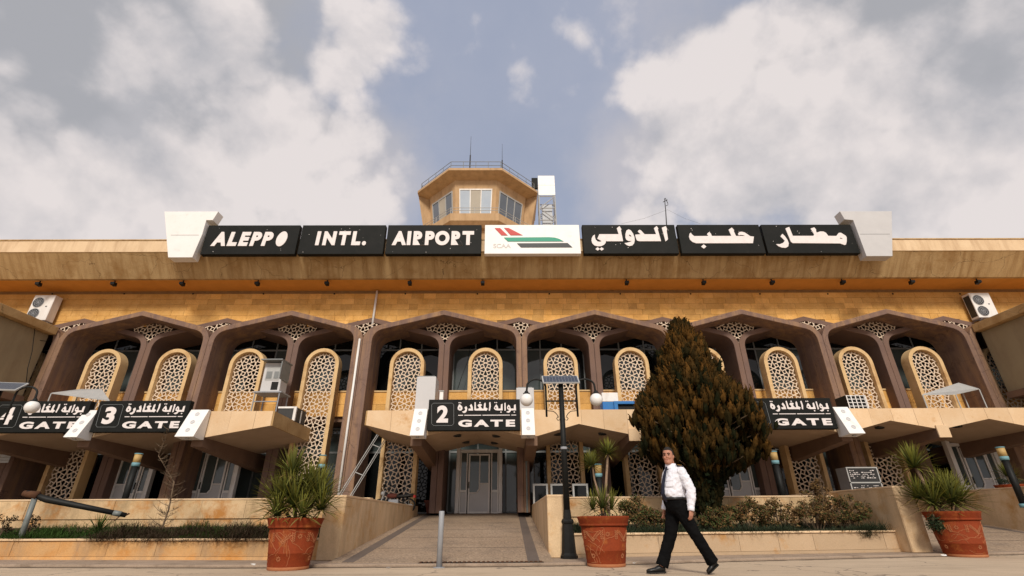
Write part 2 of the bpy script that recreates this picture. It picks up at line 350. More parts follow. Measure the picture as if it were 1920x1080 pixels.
# ------------------------------------------------------------------ ground
def ground():
    b = MB(); b.add([(-400, -120, 0), (400, -120, 0), (400, 900, 0), (-400, 900, 0)], [(0, 1, 2, 3)])
    tag(b.build('road', 'road'), kind='structure')
    kerb = [(-40, 13.2), (-20, 11.6), (-14, 10.8), (-9.3, 10.2), (-5.1, 9.75), (0, 9.62), (2, 9.85), (4.5, 10.45), (8, 11.2), (10.8, 11.75), (16, 12.9), (40, 18)]
    b = MB(); b.prism_z(kerb+[(40, 60), (-40, 60)], .002, .05)
    tag(b.build('pavement', 'pavement', bevel=.012), kind='structure')
    g = MB(); gr_ = random.Random(3); vs = []; fs = []; n_ = 0
    for (xa, ya), (xb, yb) in zip(kerb[2:-1], kerb[3:-1]):
        for k in range(24):
            t_ = k/24; x = xa+(xb-xa)*t_; y = ya+(yb-ya)*t_; vs += [(x, y-.01-gr_.uniform(.015, .10), .004), (x, y+.01, .004)]; n_ += 1
    for k in range(n_-1): fs.append((2*k, 2*k+2, 2*k+3, 2*k+1))
    g.add(vs, fs); tag(g.build('gutter', 'gutter_dirt'), kind='structure')
    # two ramps up to the terrace
    for (x0, x1, ya, yb) in ((-3.25, .8, 9.98, 19.6), (9.1, 14.3, 12.2, 19.6)):
        b = MB(); b.prism_x([(ya, .03), (yb, .03), (yb, .96), (ya, .055)], x0, x1)
        r_ = tag(b.build('ramp', 'ramp_aggregate'), kind='structure')
        sl_ = (.96-.055)/(yb-ya)
        for sx in (x0+.24, x1-.46):
            b = MB(); b.add([(sx, ya+.02, .059), (sx+.22, ya+.02, .059), (sx+.22, yb, .964), (sx, yb, .964)], [(0, 1, 2, 3)])
            b.build('dark_strip', 'ramp_strip', r_)
        for k in range(1, 6):
            yy = ya+(yb-ya)*k/6; zz = .055+sl_*(yy-ya)+.003
            b = MB(); b.add([(x0+.5, yy, zz), (x1-.5, yy, zz), (x1-.5, yy+.025, zz+sl_*.025), (x0+.5, yy+.025, zz+sl_*.025)], [(0, 1, 2, 3)])
            b.build('joint', 'ramp_strip', r_)
    b = MB()
    b.box(-40, -3.66, 14.2, 26, .05, .96); b.box(-3.66, 1.23, 19.603, 26, .05, .957); b.box(1.23, 8.66, 14.2, 26, .05, .96)
    b.box(9.1, 14.3, 19.603, 26, .05, .957); b.box(14.8, 40, 14.2, 26, .05, .96)
    tag(b.build('terrace', 'terrace_floor'), kind='structure')
ground()

# ------------------------------------------------------------------ terminal building
FC = [-23.5, -17.55, -11.72, -5.70, .52, 6.45, 12.41, 18.29, 24.2]
YF, YR = 18.0, 18.75
SL = .263
terminal = thing('terminal_building', 'two storey stone terminal with brown interlaced arches and projecting cornice', 'building', (0, 20, .96))
def arch_poly(xa, xb, wa, wb, dz=0):
    xm = (xa+xb)/2; h = (xb-xa)/2
    inn = lambda x: 8.18+dz-SL*abs(x-xm)*3/h*.99
    out = lambda x: 8.39+dz-SL*abs(x-xm)*3/h*.99
    e = .004
    L_ = [(xa+e, .96)]
    p = [(xa+e, .96), (xa+wa, .96)]
    p += bez((xa+wa, inn(xa+wa)-.42), (xa+wa, inn(xa+wa)), (xa+wa+.40, inn(xa+wa+.40)))
    p += [(xm, 8.18+dz)]
    p += list(reversed(bez((xb-wb, inn(xb-wb)-.42), (xb-wb, inn(xb-wb)), (xb-wb-.40, inn(xb-wb-.40)))))
    p += [(xb-wb, .96), (xb-e, .96)]
    p += bez((xb-e, 7.22+dz), (xb-e-.10, out(xb)-.06), (xb-.36, out(xb-.36)), 6)
    p += [(xm, 8.39+dz)]
    p += list(reversed(bez((xa+e, 7.22+dz), (xa+e+.10, out(xa)-.06), (xa+.36, out(xa+.36)), 6)))
    return p
def hw(x): return .36 if abs(x+5.7) < .1 else .21
RC = [(FC[i]+FC[i+1])/2 for i in range(len(FC)-1)]
for i in range(len(FC)-1):
    b = MB(); b.prism(arch_poly(FC[i], FC[i+1], hw(FC[i]), hw(FC[i+1])), YF+rnd.uniform(0, .006), 19.5)
    b.build('front_arch', 'rib_front', terminal, bevel=.02)
for i in range(len(RC)-1):
    b = MB(); b.prism(arch_poly(RC[i], RC[i+1], .22, .22, -.012), YR, 20.25)
    b.build('rear_arch', 'rib_paint', terminal, bevel=.02)
def out_env(x):
    z = 0
    for A in (FC, RC):
        for i in range(len(A)-1):
            if A[i] <= x <= A[i+1]:
                h = (A[i+1]-A[i])/2; z = max(z, 8.39-SL*abs(x-(A[i]+A[i+1])/2)*3/h*.99)
    return z

# star lattice: crossed bars at +-25 and +-65 degrees on a checkerboard of nodes
def lattice(inside, x0, x1, z0, z1, p, w, y0, y1, cx=0, cz=0):
    b = MB(); ca, sa = math.cos(R(25)), math.sin(R(25)); Ln = .915*p
    i0, i1 = int((x0-cx)/p)-2, int((x1-cx)/p)+2; j0, j1 = int((z0-cz)/p)-2, int((z1-cz)/p)+2
    for i in range(i0, i1+1):
        for j in range(j0, j1+1):
            X, Z = cx+i*p, cz+j*p
            dirs = ((ca, sa), (ca, -sa)) if (i+j) % 2 == 0 else ((sa, ca), (-sa, ca))
            for q, (dx, dz) in enumerate(dirs):
                ts = [t for t in [(-1+2*k/24)*Ln for k in range(25)] if inside(X+dx*t, Z+dz*t)]
                if len(ts) < 4: continue
                a, c = ts[0], ts[-1]; nx, nz = -dz*w/2, dx*w/2
                P = [(X+dx*a-nx, Z+dz*a-nz), (X+dx*c-nx, Z+dz*c-nz), (X+dx*c+nx, Z+dz*c+nz), (X+dx*a+nx, Z+dz*a+nz)]
                yy = y0 + (.004*q + (.008 if (i+j) % 2 else 0))
                b.prism(P, yy, y1)
    return b
PW, PIN, PTOP = .67, .535, 6.93
def arch_loop(w, top, bot, n=16, cx=0.):
    r_ = w; zc = top-r_
    return [(cx-w, bot), (cx+w, bot)] + [(cx+w*math.cos(a), zc+r_*math.sin(a)) for a in [math.pi*k/n for k in range(n+1)]]
panel_frame_me = fill2d('panel_frame', [arch_loop(PW, PTOP, .97), list(reversed(arch_loop(PIN, PTOP-(PW-PIN), .98)))], .42, 18.42)
def in_panel(x, z):
    r_ = PIN-.01; zc = PTOP-PW
    return abs(x) < r_ and z > 1.0 and (z < zc or x*x+(z-zc)**2 < r_*r_)
panel_lat_me = lattice(in_panel, -PIN, PIN, 1.0, PTOP, .265, .031, 18.57, 18.605, cz=1.05).mesh('lattice')
PX = [-22.0, -18.9, -15.82, -13.08, -10.24, -7.31, -3.97, -.90, 2.05, 4.85, 7.80, 10.76, 13.73, 16.52, 19.5, 22.4]
short_frame_me = fill2d('panel_frame', [arch_loop(PW, PTOP, 3.7), list(reversed(arch_loop(PIN, PTOP-(PW-PIN), 3.71)))], .42, 18.42)
short_lat_me = lattice(lambda x, z: in_panel(x, z) and z > 3.72, -PIN, PIN, 3.7, PTOP, .265, .031, 18.57, 18.605, cz=1.05).mesh('lattice')
for x in PX:
    short = x in (-13.08, -10.24, -.90, 7.80, 16.52)
    o = link('lattice_panel', short_frame_me if short else panel_frame_me, 'stone_frame', terminal); o.location = (x, -20, -.96)
    l = link('lattice', short_lat_me if short else panel_lat_me, 'lattice_cream', o)
# screens in the V above the rear columns and in the small gables above the front columns
def screen(cx, half, zb, ztop_fun, zlow_fun, y, p=.27):
    ins = lambda x, z: abs(x-cx) < half and zlow_fun(x) < z < ztop_fun(x)
    return lattice(ins, cx-half, cx+half, zb-.1, 8.4, p, .03, y, y+.03, cx=cx, cz=8.0)
for i, x in enumerate(RC):
    h = (FC[i+1]-FC[i])/2
    zt = lambda q, x=x, h=h: 8.17-SL*abs(q-x)*3/h
    zl = lambda q, x=x: 7.20+min(.38, .9*abs(q-x)) + max(0, abs(q-x)-.42)*SL
    screen(x, .86, 7.2, zt, zl, 18.80).build('gable_screen', 'lattice_cream', terminal)
for x in FC:
    zt = lambda q, x=x: 8.14-SL*abs(q-x)
    zl = lambda q, x=x: 7.24+min(.36, 1.1*abs(q-x)) + max(0, abs(q-x)-.33)*SL
    screen(x, .8, 7.2, zt, zl, 18.69).build('gable_screen', 'lattice_cream', terminal)

# upper stone wall: mortar bed and single blocks in front of it
b = MB()
xs = sorted(set([round(-26+k*.25, 3) for k in range(209)]))
top = 9.66
vs = []; fs = []
for k, x in enumerate(xs):
    vs += [(x, 18.86, out_env(max(-23.4, min(24.1, x)))-.09 if -23.4 < x < 24.1 else 8.0), (x, 18.86, top)]
for k in range(len(xs)-1): fs.append((2*k, 2*k+2, 2*k+3, 2*k+1))
b.add(vs, fs); b.build('wall', 'mortar', terminal)
blk = {}
for q, w in enumerate((.34, .44, .52, .62, .74)):
    m_ = MB(); m_.box(-w/2+.004, w/2-.004, 0, .03, -.121, .121); blk[w] = m_.mesh('stone_block'); blk[w].materials.append(MATS['stone_gold'])
spots = []
for row in range(7):
    z = 8.16+row*.25-.02; x = -25.6+rnd.uniform(0, .3)
    if z > 9.6: break
    while x < 25.6:
        w = rnd.choice(list(blk)); xc = x+w/2; x += w
        if min(out_env(max(-23.4, min(24.1, q))) for q in (xc-w/2, xc, xc+w/2)) - .10 > z-.12: 
            if out_env(max(-23.4, min(24.1, xc)))-.02 > z+.10: continue
            if z-.12 < out_env(max(-23.4, min(24.1, xc)))-.20: continue
        spots.append((abs(xc-.5) + abs(z-8.9)*2, xc, z, w))
spots.sort()
rest = MB()
for n_, (_, xc, z, w) in enumerate(spots):
    d = rnd.uniform(0, .008)
    if n_ < 300:
        o = bpy.data.objects.new('stone_block', blk[w]); col.objects.link(o); o.parent = terminal; o.location = (xc, 18.828+d-20, z-.96)
    else:
        rest.box(xc-w/2+.004, xc+w/2-.004, 18.828+d, 18.858, z-.121, z+.121)
tag(rest.build('stone_blocks', 'stone_gold', terminal), kind='stuff')

# roof cornice
b = MB(); b.prism_x([(17.65, 9.64), (19.2, 9.66), (19.2, 9.74), (17.66, 9.72)], -30, 30); b.build('soffit', 'soffit_ochre', terminal)
b = MB(); b.prism_x([(17.62, 9.63), (17.75, 9.63), (17.05, 10.50), (16.90, 10.46)], -30, 30); b.build('cornice_slope', 'concrete_stained', terminal)
b = MB(); b.prism_x([(16.88, 10.46), (17.1, 10.46), (17.1, 10.98), (16.88, 10.98)], -30, 30); b.build('cornice_fascia', 'fascia_cream', terminal, bevel=.01)
b = MB(); b.box(-30, 30, 16.85, 17.2, 10.983, 11.03); b.build('coping', 'concrete_stained', terminal)
b = MB(); b.box(-30, 30, 17.1, 40, 10.5, 10.9); b.build('roof', 'concrete_stained', terminal)
# walls behind, floors
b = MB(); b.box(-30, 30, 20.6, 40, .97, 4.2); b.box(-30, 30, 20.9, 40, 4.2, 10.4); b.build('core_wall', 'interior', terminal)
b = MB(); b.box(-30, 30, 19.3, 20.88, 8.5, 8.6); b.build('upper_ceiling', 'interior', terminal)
b = MB(); b.box(-30, 30, 19.32, 20.58, 4.22, 4.42); b.build('floor_slab', 'beam_brown', terminal)
# spandrel of stone slabs between floors
b = MB(); b.box(-30, 30, 19.22, 19.30, 4.40, 5.33); b.build('spandrel_bed', 'mortar', terminal)
for k in range(66):
    x = -26+k*.8
    for r_ in range(2):
        b = MB(); b.box(x+.004+.4*r_, x+.796+.4*r_, 19.19+rnd.uniform(0, .008), 19.218, 4.41+r_*.47, 4.41+r_*.47+.462); b.build('stone_slab', 'stone_gold', terminal)
b = MB(); b.box(-30, 30, 19.16, 19.34, 5.352, 5.41); b.build('sill', 'stone_frame', terminal)
# glazing, upper floor and ground floor
pane_id = 0
def glazing(x0, x1, z0, z1, y, step, transom, name='window'):
    n = max(1, round((x1-x0)/step)); w = (x1-x0)/n
    fr = MB(); fr.box(x0, x1, y-.05, y, z0, z0+.06); fr.box(x0, x1, y-.05, y, z1-.06, z1)
    if transom: fr.box(x0+.03, x1-.03, y-.048, y-.002, transom-.035, transom+.035)
    for k in range(n+1): fr.box(x0+k*w-.03, x0+k*w+.03, y-.046, y-.004, z0+.06, z1-.06)
    o = fr.build('window_frame', 'alu_grey', terminal)
    for k in range(n):
        for za, zb in (((z0+.06, transom-.035), (transom+.035, z1-.06)) if transom else ((z0+.06, z1-.06),)):
            q = MB(); t = rnd.uniform(-.004, .004)
            q.add([(x0+k*w+.03, y-.02+t, za), (x0+(k+1)*w-.03, y-.02-t, za), (x0+(k+1)*w-.03, y-.02-t, zb), (x0+k*w+.03, y-.02+t, zb)], [(0, 1, 2, 3)])
            q.build('pane', 'glass_teal' if rnd.random() < .6 and za < 7 else 'glass_dark', o)
for i in range(len(RC)-1):
    glazing(RC[i]+.24, RC[i+1]-.24, 5.42, 8.4, 20.2, 1.0, 7.42)
for i in range(len(RC)-1):
    if i in (): continue
    glazing(RC[i]+.24, RC[i+1]-.24, .97, 4.15, 20.35, 1.1, 3.2)
# downpipe over the double column
b = MB()
b.tube([(-5.80, 17.94, .97), (-5.80, 17.94, 7.15)], .042, 10); b.build('downpipe', 'white_paint', terminal, True)
b = MB(); b.tube([(-5.62, 18.74, 7.9), (-5.60, 18.74, 9.6)], .045, 10); b.build('downpipe', 'white_paint', terminal, True)
# wings at both ends
for s, xi in ((-1, -17.95), (1, 18.75)):
    xo = xi+s*8
    w = thing('projecting_wing', 'beige blank walled wing jutting out at the %s end of terminal' % ('left' if s < 0 else 'right'), 'building', ((xi+xo)/2, 15.5, 0))
    b = MB(); b.box(min(xi, xo), max(xi, xo), 12.2, 17.97, 4.95, 7.35); b.build('wall', 'wing_paint', w, bevel=.02)
    b = MB(); b.box(min(xi-s*.28, xo), max(xi-s*.28, xo), 12.0, 17.96, 7.353, 7.66); b.build('roof_slab', 'concrete_stained', w, bevel=.02)
    b = MB(); b.box(min(xi-s*.1, xo), max(xi-s*.1, xo), 12.1, 17.96, 4.72, 4.947); b.build('floor_beam', 'beam_brown', w)
    for yy in (12.6, 16.8):
        b = MB(); b.box(min(xi+s*2.2, xi+s*2.8), max(xi+s*2.2, xi+s*2.8), yy, yy+.6, .96, 4.72); b.build('pillar', 'rib_front', w, bevel=.02)

# ------------------------------------------------------------------ canopies
def canopy(name, label, x0, x1, pts, ribs, bays):
    c = thing(name, label, 'canopy', ((x0+x1)/2, 17, 3.4))
    zt = 3.88
    def zb(x):
        for (xa, za), (xb_, zb_) in zip(pts, pts[1:]):
            if xa <= x <= xb_: return za+(zb_-za)*(x-xa)/(xb_-xa)
        return pts[-1][1]
    # soffit: folded plate, front to facade
    b = MB(); vs = []; fs = []
    for x, z in pts: vs += [(x, 15.56, z), (x, 19.2, z-.05)]
    for k in range(len(pts)-1): fs.append((2*k, 2*k+1, 2*k+3, 2*k+2))
    n = len(vs)
    vs += [(x, y, zt-.05) for x, z in (pts[0], pts[-1]) for y in (15.56, 19.2)]
    fs += [(n, n+1, n+3, n+2), (0, 1, n+1, n), (n-2, n+2, n+3, n-1)]
    b.add(vs, fs); b.build('soffit', 'soffit_tan', c)
    # fascia slabs, each a piece with its own joint
    xs = [x0]; 
    while xs[-1] < x1-.4: xs.append(min(x1, xs[-1]+rnd.uniform(.68, .84)))
    if xs[-1] < x1: xs.append(x1)
    for xa, xb_ in zip(xs, xs[1:]):
        inner = [q for q, _ in pts if xa+.02 < q < xb_-.02]
        low = [(xa+.003, zb(xa+.003))]+[(q, zb(q)) for q in inner]+[(xb_-.003, zb(xb_-.003))]
        b = MB(); b.prism(low+[(xb_-.003, zt), (xa+.003, zt)], 15.5+rnd.uniform(0, .006), 15.553); b.build('stone_slab', 'stone_cream', c)
    for x in (x0, x1):
        b = MB(); s = 1 if x == x1 else -1
        z_ = pts[-1][1] if s > 0 else pts[0][1]
        b.hexa([(x, 15.52, z_), (x+s*.05, 15.52, z_), (x+s*.05, 19.0, z_-.05), (x, 19.0, z_-.05)], [(x, 15.52, zt-.004), (x+s*.05, 15.52, zt-.004), (x+s*.05, 19.0, zt-.05), (x, 19.0, zt-.05)])
        b.build('end_slab', 'concrete_stained', c)
    for x in ribs:
        b = MB(); b.hexa([(x-.17, 15.49, zb(x)-.24), (x+.17, 15.49, zb(x)-.24), (x+.17, 19.9, zb(x)-.62), (x-.17, 19.9, zb(x)-.62)],
                         [(x-.17, 15.49, zb(x)+.05), (x+.17, 15.49, zb(x)+.05), (x+.17, 19.9, zb(x)-.02), (x-.17, 19.9, zb(x)-.02)])
        b.build('beam', 'beam_brown', c)
        if x in (3.9, 13.55, 16.8, 20):
            b = MB(); b.box(x-.18, x+.2, 15.44, 15.485, zb(x)-.25, zb(x)+.12); b.build('end_block', 'stone_cream', c, bevel=.006)
    for x, y in bays:
        b = MB(); z = zb(x)-.05*(y-15.5)/3.7
        b.lathe([(.10, z-.045), (.13, z-.045), (.14, z+.02), (.10, z+.02)], x, y, 18, False)
        b.lathe([(.002, z-.01), (.10, z-.01)], x, y, 18, False); b.build('downlight', 'dark_plastic', c, True)
    return c
canopy('canopy', 'cream canopy over the gate 3 and gate 4 entrances, left end', -24, -7.42,
       [(-24, 3.45), (-22.4, 3.05), (-20.5, 3.45), (-19.2, 3.05), (-17.6, 3.45), (-16.1, 3.05), (-14.6, 3.45), (-13.0, 3.05), (-11.4, 3.45), (-9.55, 3.05), (-7.42, 3.43)],
       [-22.4, -19.2, -16.1, -13.0, -9.55], [(-14.2, 16.2), (-11.2, 16.3), (-14.9, 17.5), (-10.9, 17.6)])
canopy('canopy', 'cream folded canopy over the gate 2 and gate 1 entrances', -4.45, 24,
       [(-4.45, 3.43), (-2.84, 3.04), (-1.1, 3.43), (.72, 3.03), (2.2, 3.44), (3.72, 3.12), (5.2, 3.44), (6.8, 3.05), (8.7, 3.44), (10.5, 3.12), (12.05, 3.50), (13.55, 3.22), (15.2, 3.54), (16.8, 3.2), (18.4, 3.54), (20, 3.2), (24, 3.5)],
       [-2.84, .72, 3.9, 6.8, 10.5, 13.55, 16.8, 20], [(-1.7, 16.6), (-.4, 16.6), (1.6, 16.3), (3.05, 16.2), (8.6, 16.4), (12.3, 16.4), (15, 16.5), (-1.55, 18.2), (-.5, 18.2)])

# ------------------------------------------------------------------ roof sign boards
def board_map(corners, X0, X1, z0, z1):
    TL, TR, BR, BL = corners
    def f(u, v):
        t = (v-(TL[1]+TR[1])/2)/((BL[1]+BR[1])/2-(TL[1]+TR[1])/2)
        l = TL[0]+(BL[0]-TL[0])*t; r_ = TR[0]+(BR[0]-TR[0])*t
        s = (u-l)/(r_-l); return (X0+(X1-X0)*s, z1+(z0-z1)*t)
    return f
def smooth_loop(lp): return lp
BZ0, BZ1, BY = 10.16, 11.50, 16.55
def sign_board(label, x0, x1, face='sign_black'):
    t = thing('sign_board', label, 'sign', ((x0+x1)/2, BY, BZ0), 'roof sign boards')
    b = MB(); b.box(x0, x1, BY, BY+.22, BZ0, BZ1); b.build('box', face, t, bevel=.015)
    for x in (x0+.5, x1-.5):
        b = MB(); b.tube([(x, BY+.22, BZ0+.2), (x, BY+.30, BZ0+.2)], .03, 8); b.build('bracket', 'grey_metal', t)
    if face == 'sign_black':
        b = MB()
        for k in range(9):
            a, c = rnd.uniform(x0+.1, x1-.15), rnd.uniform(BZ0+.06, BZ1-.06); s = rnd.uniform(.008, .02)
            b.add([(a, BY-.002, c), (a+s, BY-.002, c-s*.6), (a+s*1.6, BY-.002, c+s), (a+.3*s, BY-.002, c+s)], [(0, 1, 2, 3)])
        b.build('paint_chip', 'letter_white', t)
    return t
def put(me, m, t, name='lettering'):
    off = ORG[t.name]
    for v in me.vertices: v.co -= Vector(off)
    me.name = name; return link(name, me, m, t)
def ell(cx, cz, rx, rz, n=24, sh=0): return [(cx+rx*math.cos(2*math.pi*k/n)+sh*rz*math.sin(2*math.pi*k/n), cz+rz*math.sin(2*math.pi*k/n)) for k in range(n)]
t = sign_board('black roof board reading ALEPPO in white letters', -12.04, -8.36)
put(text_mesh('ALEPP', -11.72, -9.33, 10.52, 11.17, .03, BY-.028, .10, .06, 1.32), 'letter_white', t)
put(fill2d('lettering', [ell(-8.98, 10.845, .205, .345, sh=.12)], .03, BY-.028), 'letter_white', t)
t = sign_board('black roof board reading INTL. in white letters', -8.26, -4.92)
put(text_mesh('INTL.', -7.62, -5.62, 10.54, 11.19, .03, BY-.028, .03, .06, 1.35), 'letter_white', t)
t = sign_board('black roof board reading AIRPORT in white letters', -4.83, -1.07)
put(text_mesh('AIRPORT', -4.60, -1.36, 10.54, 11.20, .03, BY-.028, .0, .06, 1.22), 'letter_white', t)
t = sign_board('white roof board with red, green and black aircraft emblem', -.93, 2.87, 'white_panel')
f = board_map(((757, 165), (1462, 165), (1475, 375), (757, 375)), -.93, 2.87, BZ0, BZ1)
for m_, lps in (('logo_red', [[(830, 190), (870, 190), (928, 244), (882, 244)], [(900, 188), (935, 190), (1040, 243), (950, 243)]]),
                ('logo_green', [[(900, 260), (1240, 258), (1280, 261), (1312, 270), (1345, 288), (930, 288)]]),
                ('logo_black', [[(998, 302), (1375, 300), (1410, 331), (1028, 331)]])):
    put(fill2d('emblem', [[f(*q) for q in lp] for lp in lps], .02, BY-.018), m_, t, 'emblem')
a, c = f(822, 335), f(952, 304)
put(text_mesh('SCAA', a[0], c[0], a[1], c[1], .012, BY-.010, 0, .02), 'logo_grey', t)
def dia(x, y, a, b_): return [(x-a, y), (x, y+b_), (x+a, y), (x, y-b_)]
AR = [
 ('black roof board with white Arabic word beside the emblem board', 2.99, 6.74, ((10, 115), (1765, 115), (1830, 665), (45, 665)), [
  [[(720,148),(755,210),(745,235),(780,440),(470,440),(460,430),(450,470),(420,505),(370,530),(300,535),(240,520),(200,480),(185,430),(190,380),(215,335),(250,312),(250,360),(265,410),(300,445),(340,450),(380,440),(295,390),(335,305),(700,305),(668,190)]],
  [[(890,212),(930,230),(970,290),(995,360),(1000,420),(985,480),(950,520),(890,532),(840,510),(803,475),(860,468),(905,455),(945,437),(880,435),(840,410),(825,370),(828,300),(850,235)],[(905,312),(890,325),(910,348),(938,355),(935,335)]],
  [[(1105,220),(1130,240),(1190,308),(1410,308),(1372,190),(1425,148),(1455,195),(1445,220),(1495,440),(1200,440),(1080,440),(1040,425),(1022,380),(1013,315),(1115,308),(1063,255),(1080,230)]],
  [[(1600,150),(1622,215),(1610,235),(1628,405),(1578,445),(1522,180)]], [dia(297,585,42,32)], [dia(372,585,42,32)]]),
 ('black roof board with the middle white Arabic word and single diamond dot', 6.85, 10.17, ((110, 130), (1725, 130), (1845, 705), (175, 705)), [
  [[(370,300),(385,330),(430,370),(715,368),(688,325),(735,285),(765,320),(782,368),(1172,368),(1122,240),(1188,198),(1230,250),(1222,275),(1260,368),(1440,370),(1400,350),(1350,348),(1315,358),(1303,320),(1330,290),(1380,282),(1440,300),(1545,375),(1615,382),(1588,512),(460,512),(390,485),(345,440),(328,380),(345,320)]], [dia(608,577,52,42)]]),
 ('black roof board with the rightmost white Arabic word', 10.26, 13.92, ((75, 130), (1665, 135), (1810, 635), (170, 640)), [
  [[(440,305),(480,345),(520,410),(540,470),(525,525),(480,550),(410,545),(350,520),(315,485),(380,487),(440,465),(475,425),(402,348)]],
  [[(570,182),(622,342),(985,342),(1005,320),(950,210),(1015,190),(1045,235),(1038,250),(1050,285),(1110,265),(1170,265),(1215,290),(1250,342),(1395,345),(1440,290),(1480,288),(1560,340),(1575,370),(1572,430),(1555,490),(1530,505),(1450,475),(610,468),(580,445),(565,400),(503,208)],[(1470,375),(1452,378),(1455,390),(1498,402),(1500,392)]]])]
for lab, x0, x1, cor, groups in AR:
    t = sign_board(lab, x0, x1); f = board_map(cor, x0, x1, BZ0, BZ1)
    for g in groups: put(fill2d('lettering', [[f(*q) for q in lp] for lp in g], .03, BY-.028), 'letter_white', t)
# white end pieces
for lab, pts, m_ in (('white T shaped panel closing the left end of roof sign', [(-13.13, 9.95), (-12.2, 9.95), (-12.1, 11.0), (-12.12, 11.66), (-11.86, 11.66), (-11.74, 12.08), (-13.92, 12.08)], 'white_panel'),
                     ('grey white T shaped panel closing the right end of roof sign', [(14.0, 9.95), (15.02, 9.95), (15.72, 12.06), (13.58, 12.06), (13.66, 11.66), (14.0, 11.62)], 'grey_panel')):
    t = thing('sign_end_panel', lab, 'sign', (pts[0][0]+.4, 16.5, 9.95))
    b = MB(); b.prism(pts, 16.42, 16.82); b.build('box', m_, t, bevel=.012)
    xa = min(p_[0] for p_ in pts[:2]); xb_ = max(p_[0] for p_ in pts[:2])
    lo = .18 if pts[0][0] < 0 else 0
    b = MB(); b.box(xa-.25*(pts[0][0] < 0)+.06, xb_+.25*(pts[0][0] > 0)-.02, 16.414, 16.419, 10.95, 10.962); b.build('seam', 'alu_grey', t)
    b = MB(); b.box(xa+.3, xa+.4, 16.82, 16.89, 10.2, 10.8); b.build('bracket', 'grey_metal', t)

# ------------------------------------------------------------------ gate signs
GA = [[[(655,190),(690,225),(695,260),(675,290),(640,293),(612,270),(612,235),(635,185)],[(650,232),(636,252),(650,270),(664,252)]],
 [[(760,218),(778,250),(770,300),(745,330),(715,335),(685,312),(725,300),(745,280),(730,240)]],
 [[(850,180),(872,230),(880,293),(800,293),(800,262),(845,258),(822,205)]],
 [[(905,150),(925,150),(930,262),(965,262),(985,245),(955,205),(985,180),(1025,185),(1035,205),(1010,218),(1035,262),(1062,262),(1070,180),(1090,155),(1100,180),(1095,240),(1135,265),(1110,300),(1090,293),(920,293),(900,285)]],
 [[(1160,155),(1182,150),(1188,225),(1172,300),(1150,290),(1162,225)]],
 [[(1285,185),(1310,225),(1320,262),(1360,262),(1365,190),(1392,180),(1395,293),(1300,293),(1265,285),(1240,262),(1255,225)],[(1272,232),(1260,252),(1274,266),(1290,254)]],
 [[(1425,165),(1445,160),(1450,293),(1425,300)]],
 [[(1495,195),(1520,215),(1535,262),(1590,262),(1592,200),(1620,190),(1628,293),(1540,293),(1520,325),(1490,335),(1455,318),(1500,300),(1512,290),(1475,270),(1470,235)],[(1500,228),(1488,246),(1500,262),(1514,250)]],
 [dia(637,158,14,12)], [dia(664,160,14,12)], [dia(1000,157,15,13)], [dia(1260,158,13,11)], [dia(1288,158,13,11)], [dia(1365,322,15,13)], [dia(1597,322,15,13)]]
GY = 15.28
def gate_sign(num, x0, x1, label):
    z0, z1 = 3.22, 4.17
    t = thing('gate_sign', label, 'sign', ((x0+x1)/2, GY, z0), 'black gate signs')
    b = MB(); b.box(x0, x1, GY, GY+.20, z0, z1); b.build('box', 'sign_black', t, bevel=.01)
    f = board_map(((112, 98), (1695, 98), (1700, 625), (75, 625)), x0, x1, z0, z1)
    for g in GA: put(fill2d('lettering', [[f(*q) for q in lp] for lp in g], .016, GY-.014), 'letter_white', t)
    a, c = f(620, 568), f(1610, 450)
    put(text_mesh('GATE', a[0], c[0], a[1], c[1], .016, GY-.014, 0, .05, 1.35), 'letter_white', t)
    for u0, u1 in ((620, 705), (728, 1020), (1042, 1520), (1545, 1628)):
        p0, p1 = f(u0, 379), f(u1, 367); b = MB(); b.box(p0[0], p1[0], GY-.012, GY-.001, p0[1], p1[1]); b.build('rule_line', 'letter_white', t)
    if num:
        a, c = f(240, 495), f(455, 205)
        put(text_mesh(num, a[0], c[0], a[1], c[1], .016, GY-.014, 0, .045), 'letter_white', t, 'numeral')
    rr = lambda d: [f(*q) for q in [(545-d, 190), (545-d, 510), (510, 545-d), (190, 545-d), (155+d, 510), (155+d, 190), (190, 160+d), (510, 160+d)]]
    put(fill2d('outline', [rr(0), list(reversed(rr(5)))], .006, GY-.005), 'alu_grey', t, 'outline')
    return t
gate_sign('2', -2.50, .36, 'black gate sign with numeral 2, middle of the facade')
gate_sign('3', -12.78, -9.95, 'black gate sign with numeral 3')
gate_sign('4', -15.92, -13.05, 'black gate sign with numeral 4 at left edge')
gate_sign(None, 7.30, 10.18, 'black gate sign half hidden behind the evergreen tree')
def light_box(x0, x1, label):
    t = thing('light_box', label, 'light box', ((x0+x1)/2, 15.2, 3.0), 'white light boxes beside gate signs')
    b = MB(); b.prism_x([(14.92, 3.02), (15.34, 2.98), (15.47, 3.0), (15.47, 3.90), (15.36, 3.90)], x0, x1); b.build('box', 'white_panel', t, bevel=.008)
    for k in range(3):
        s = (k+.6)/3.4; y = 14.92+(15.36-14.92)*(1-s); z = 3.02+.88*(1-s); xc = (x0+x1)/2
        nrm = Vector((0, -.88, .44)).normalized(); tt = Vector((0, .44, .88)).normalized(); c = Vector((xc, y, z))+nrm*.006
        rg = lambda r_, d: [c+nrm*d+Vector((1, 0, 0))*r_*math.cos(2*math.pi*j/16)+tt*r_*math.sin(2*math.pi*j/16) for j in range(16)]
        b = MB(); b.loft([rg(.065, -.004), rg(.065, .006), rg(.05, .006), rg(.05, .0)]); b.build('lamp_disc', 'grey_panel', t)
    b = MB(); b.box((x0+x1)/2-.05, (x0+x1)/2+.05, 15.06, 15.14, 2.975, 3.0); b.build('socket', 'alu', t)
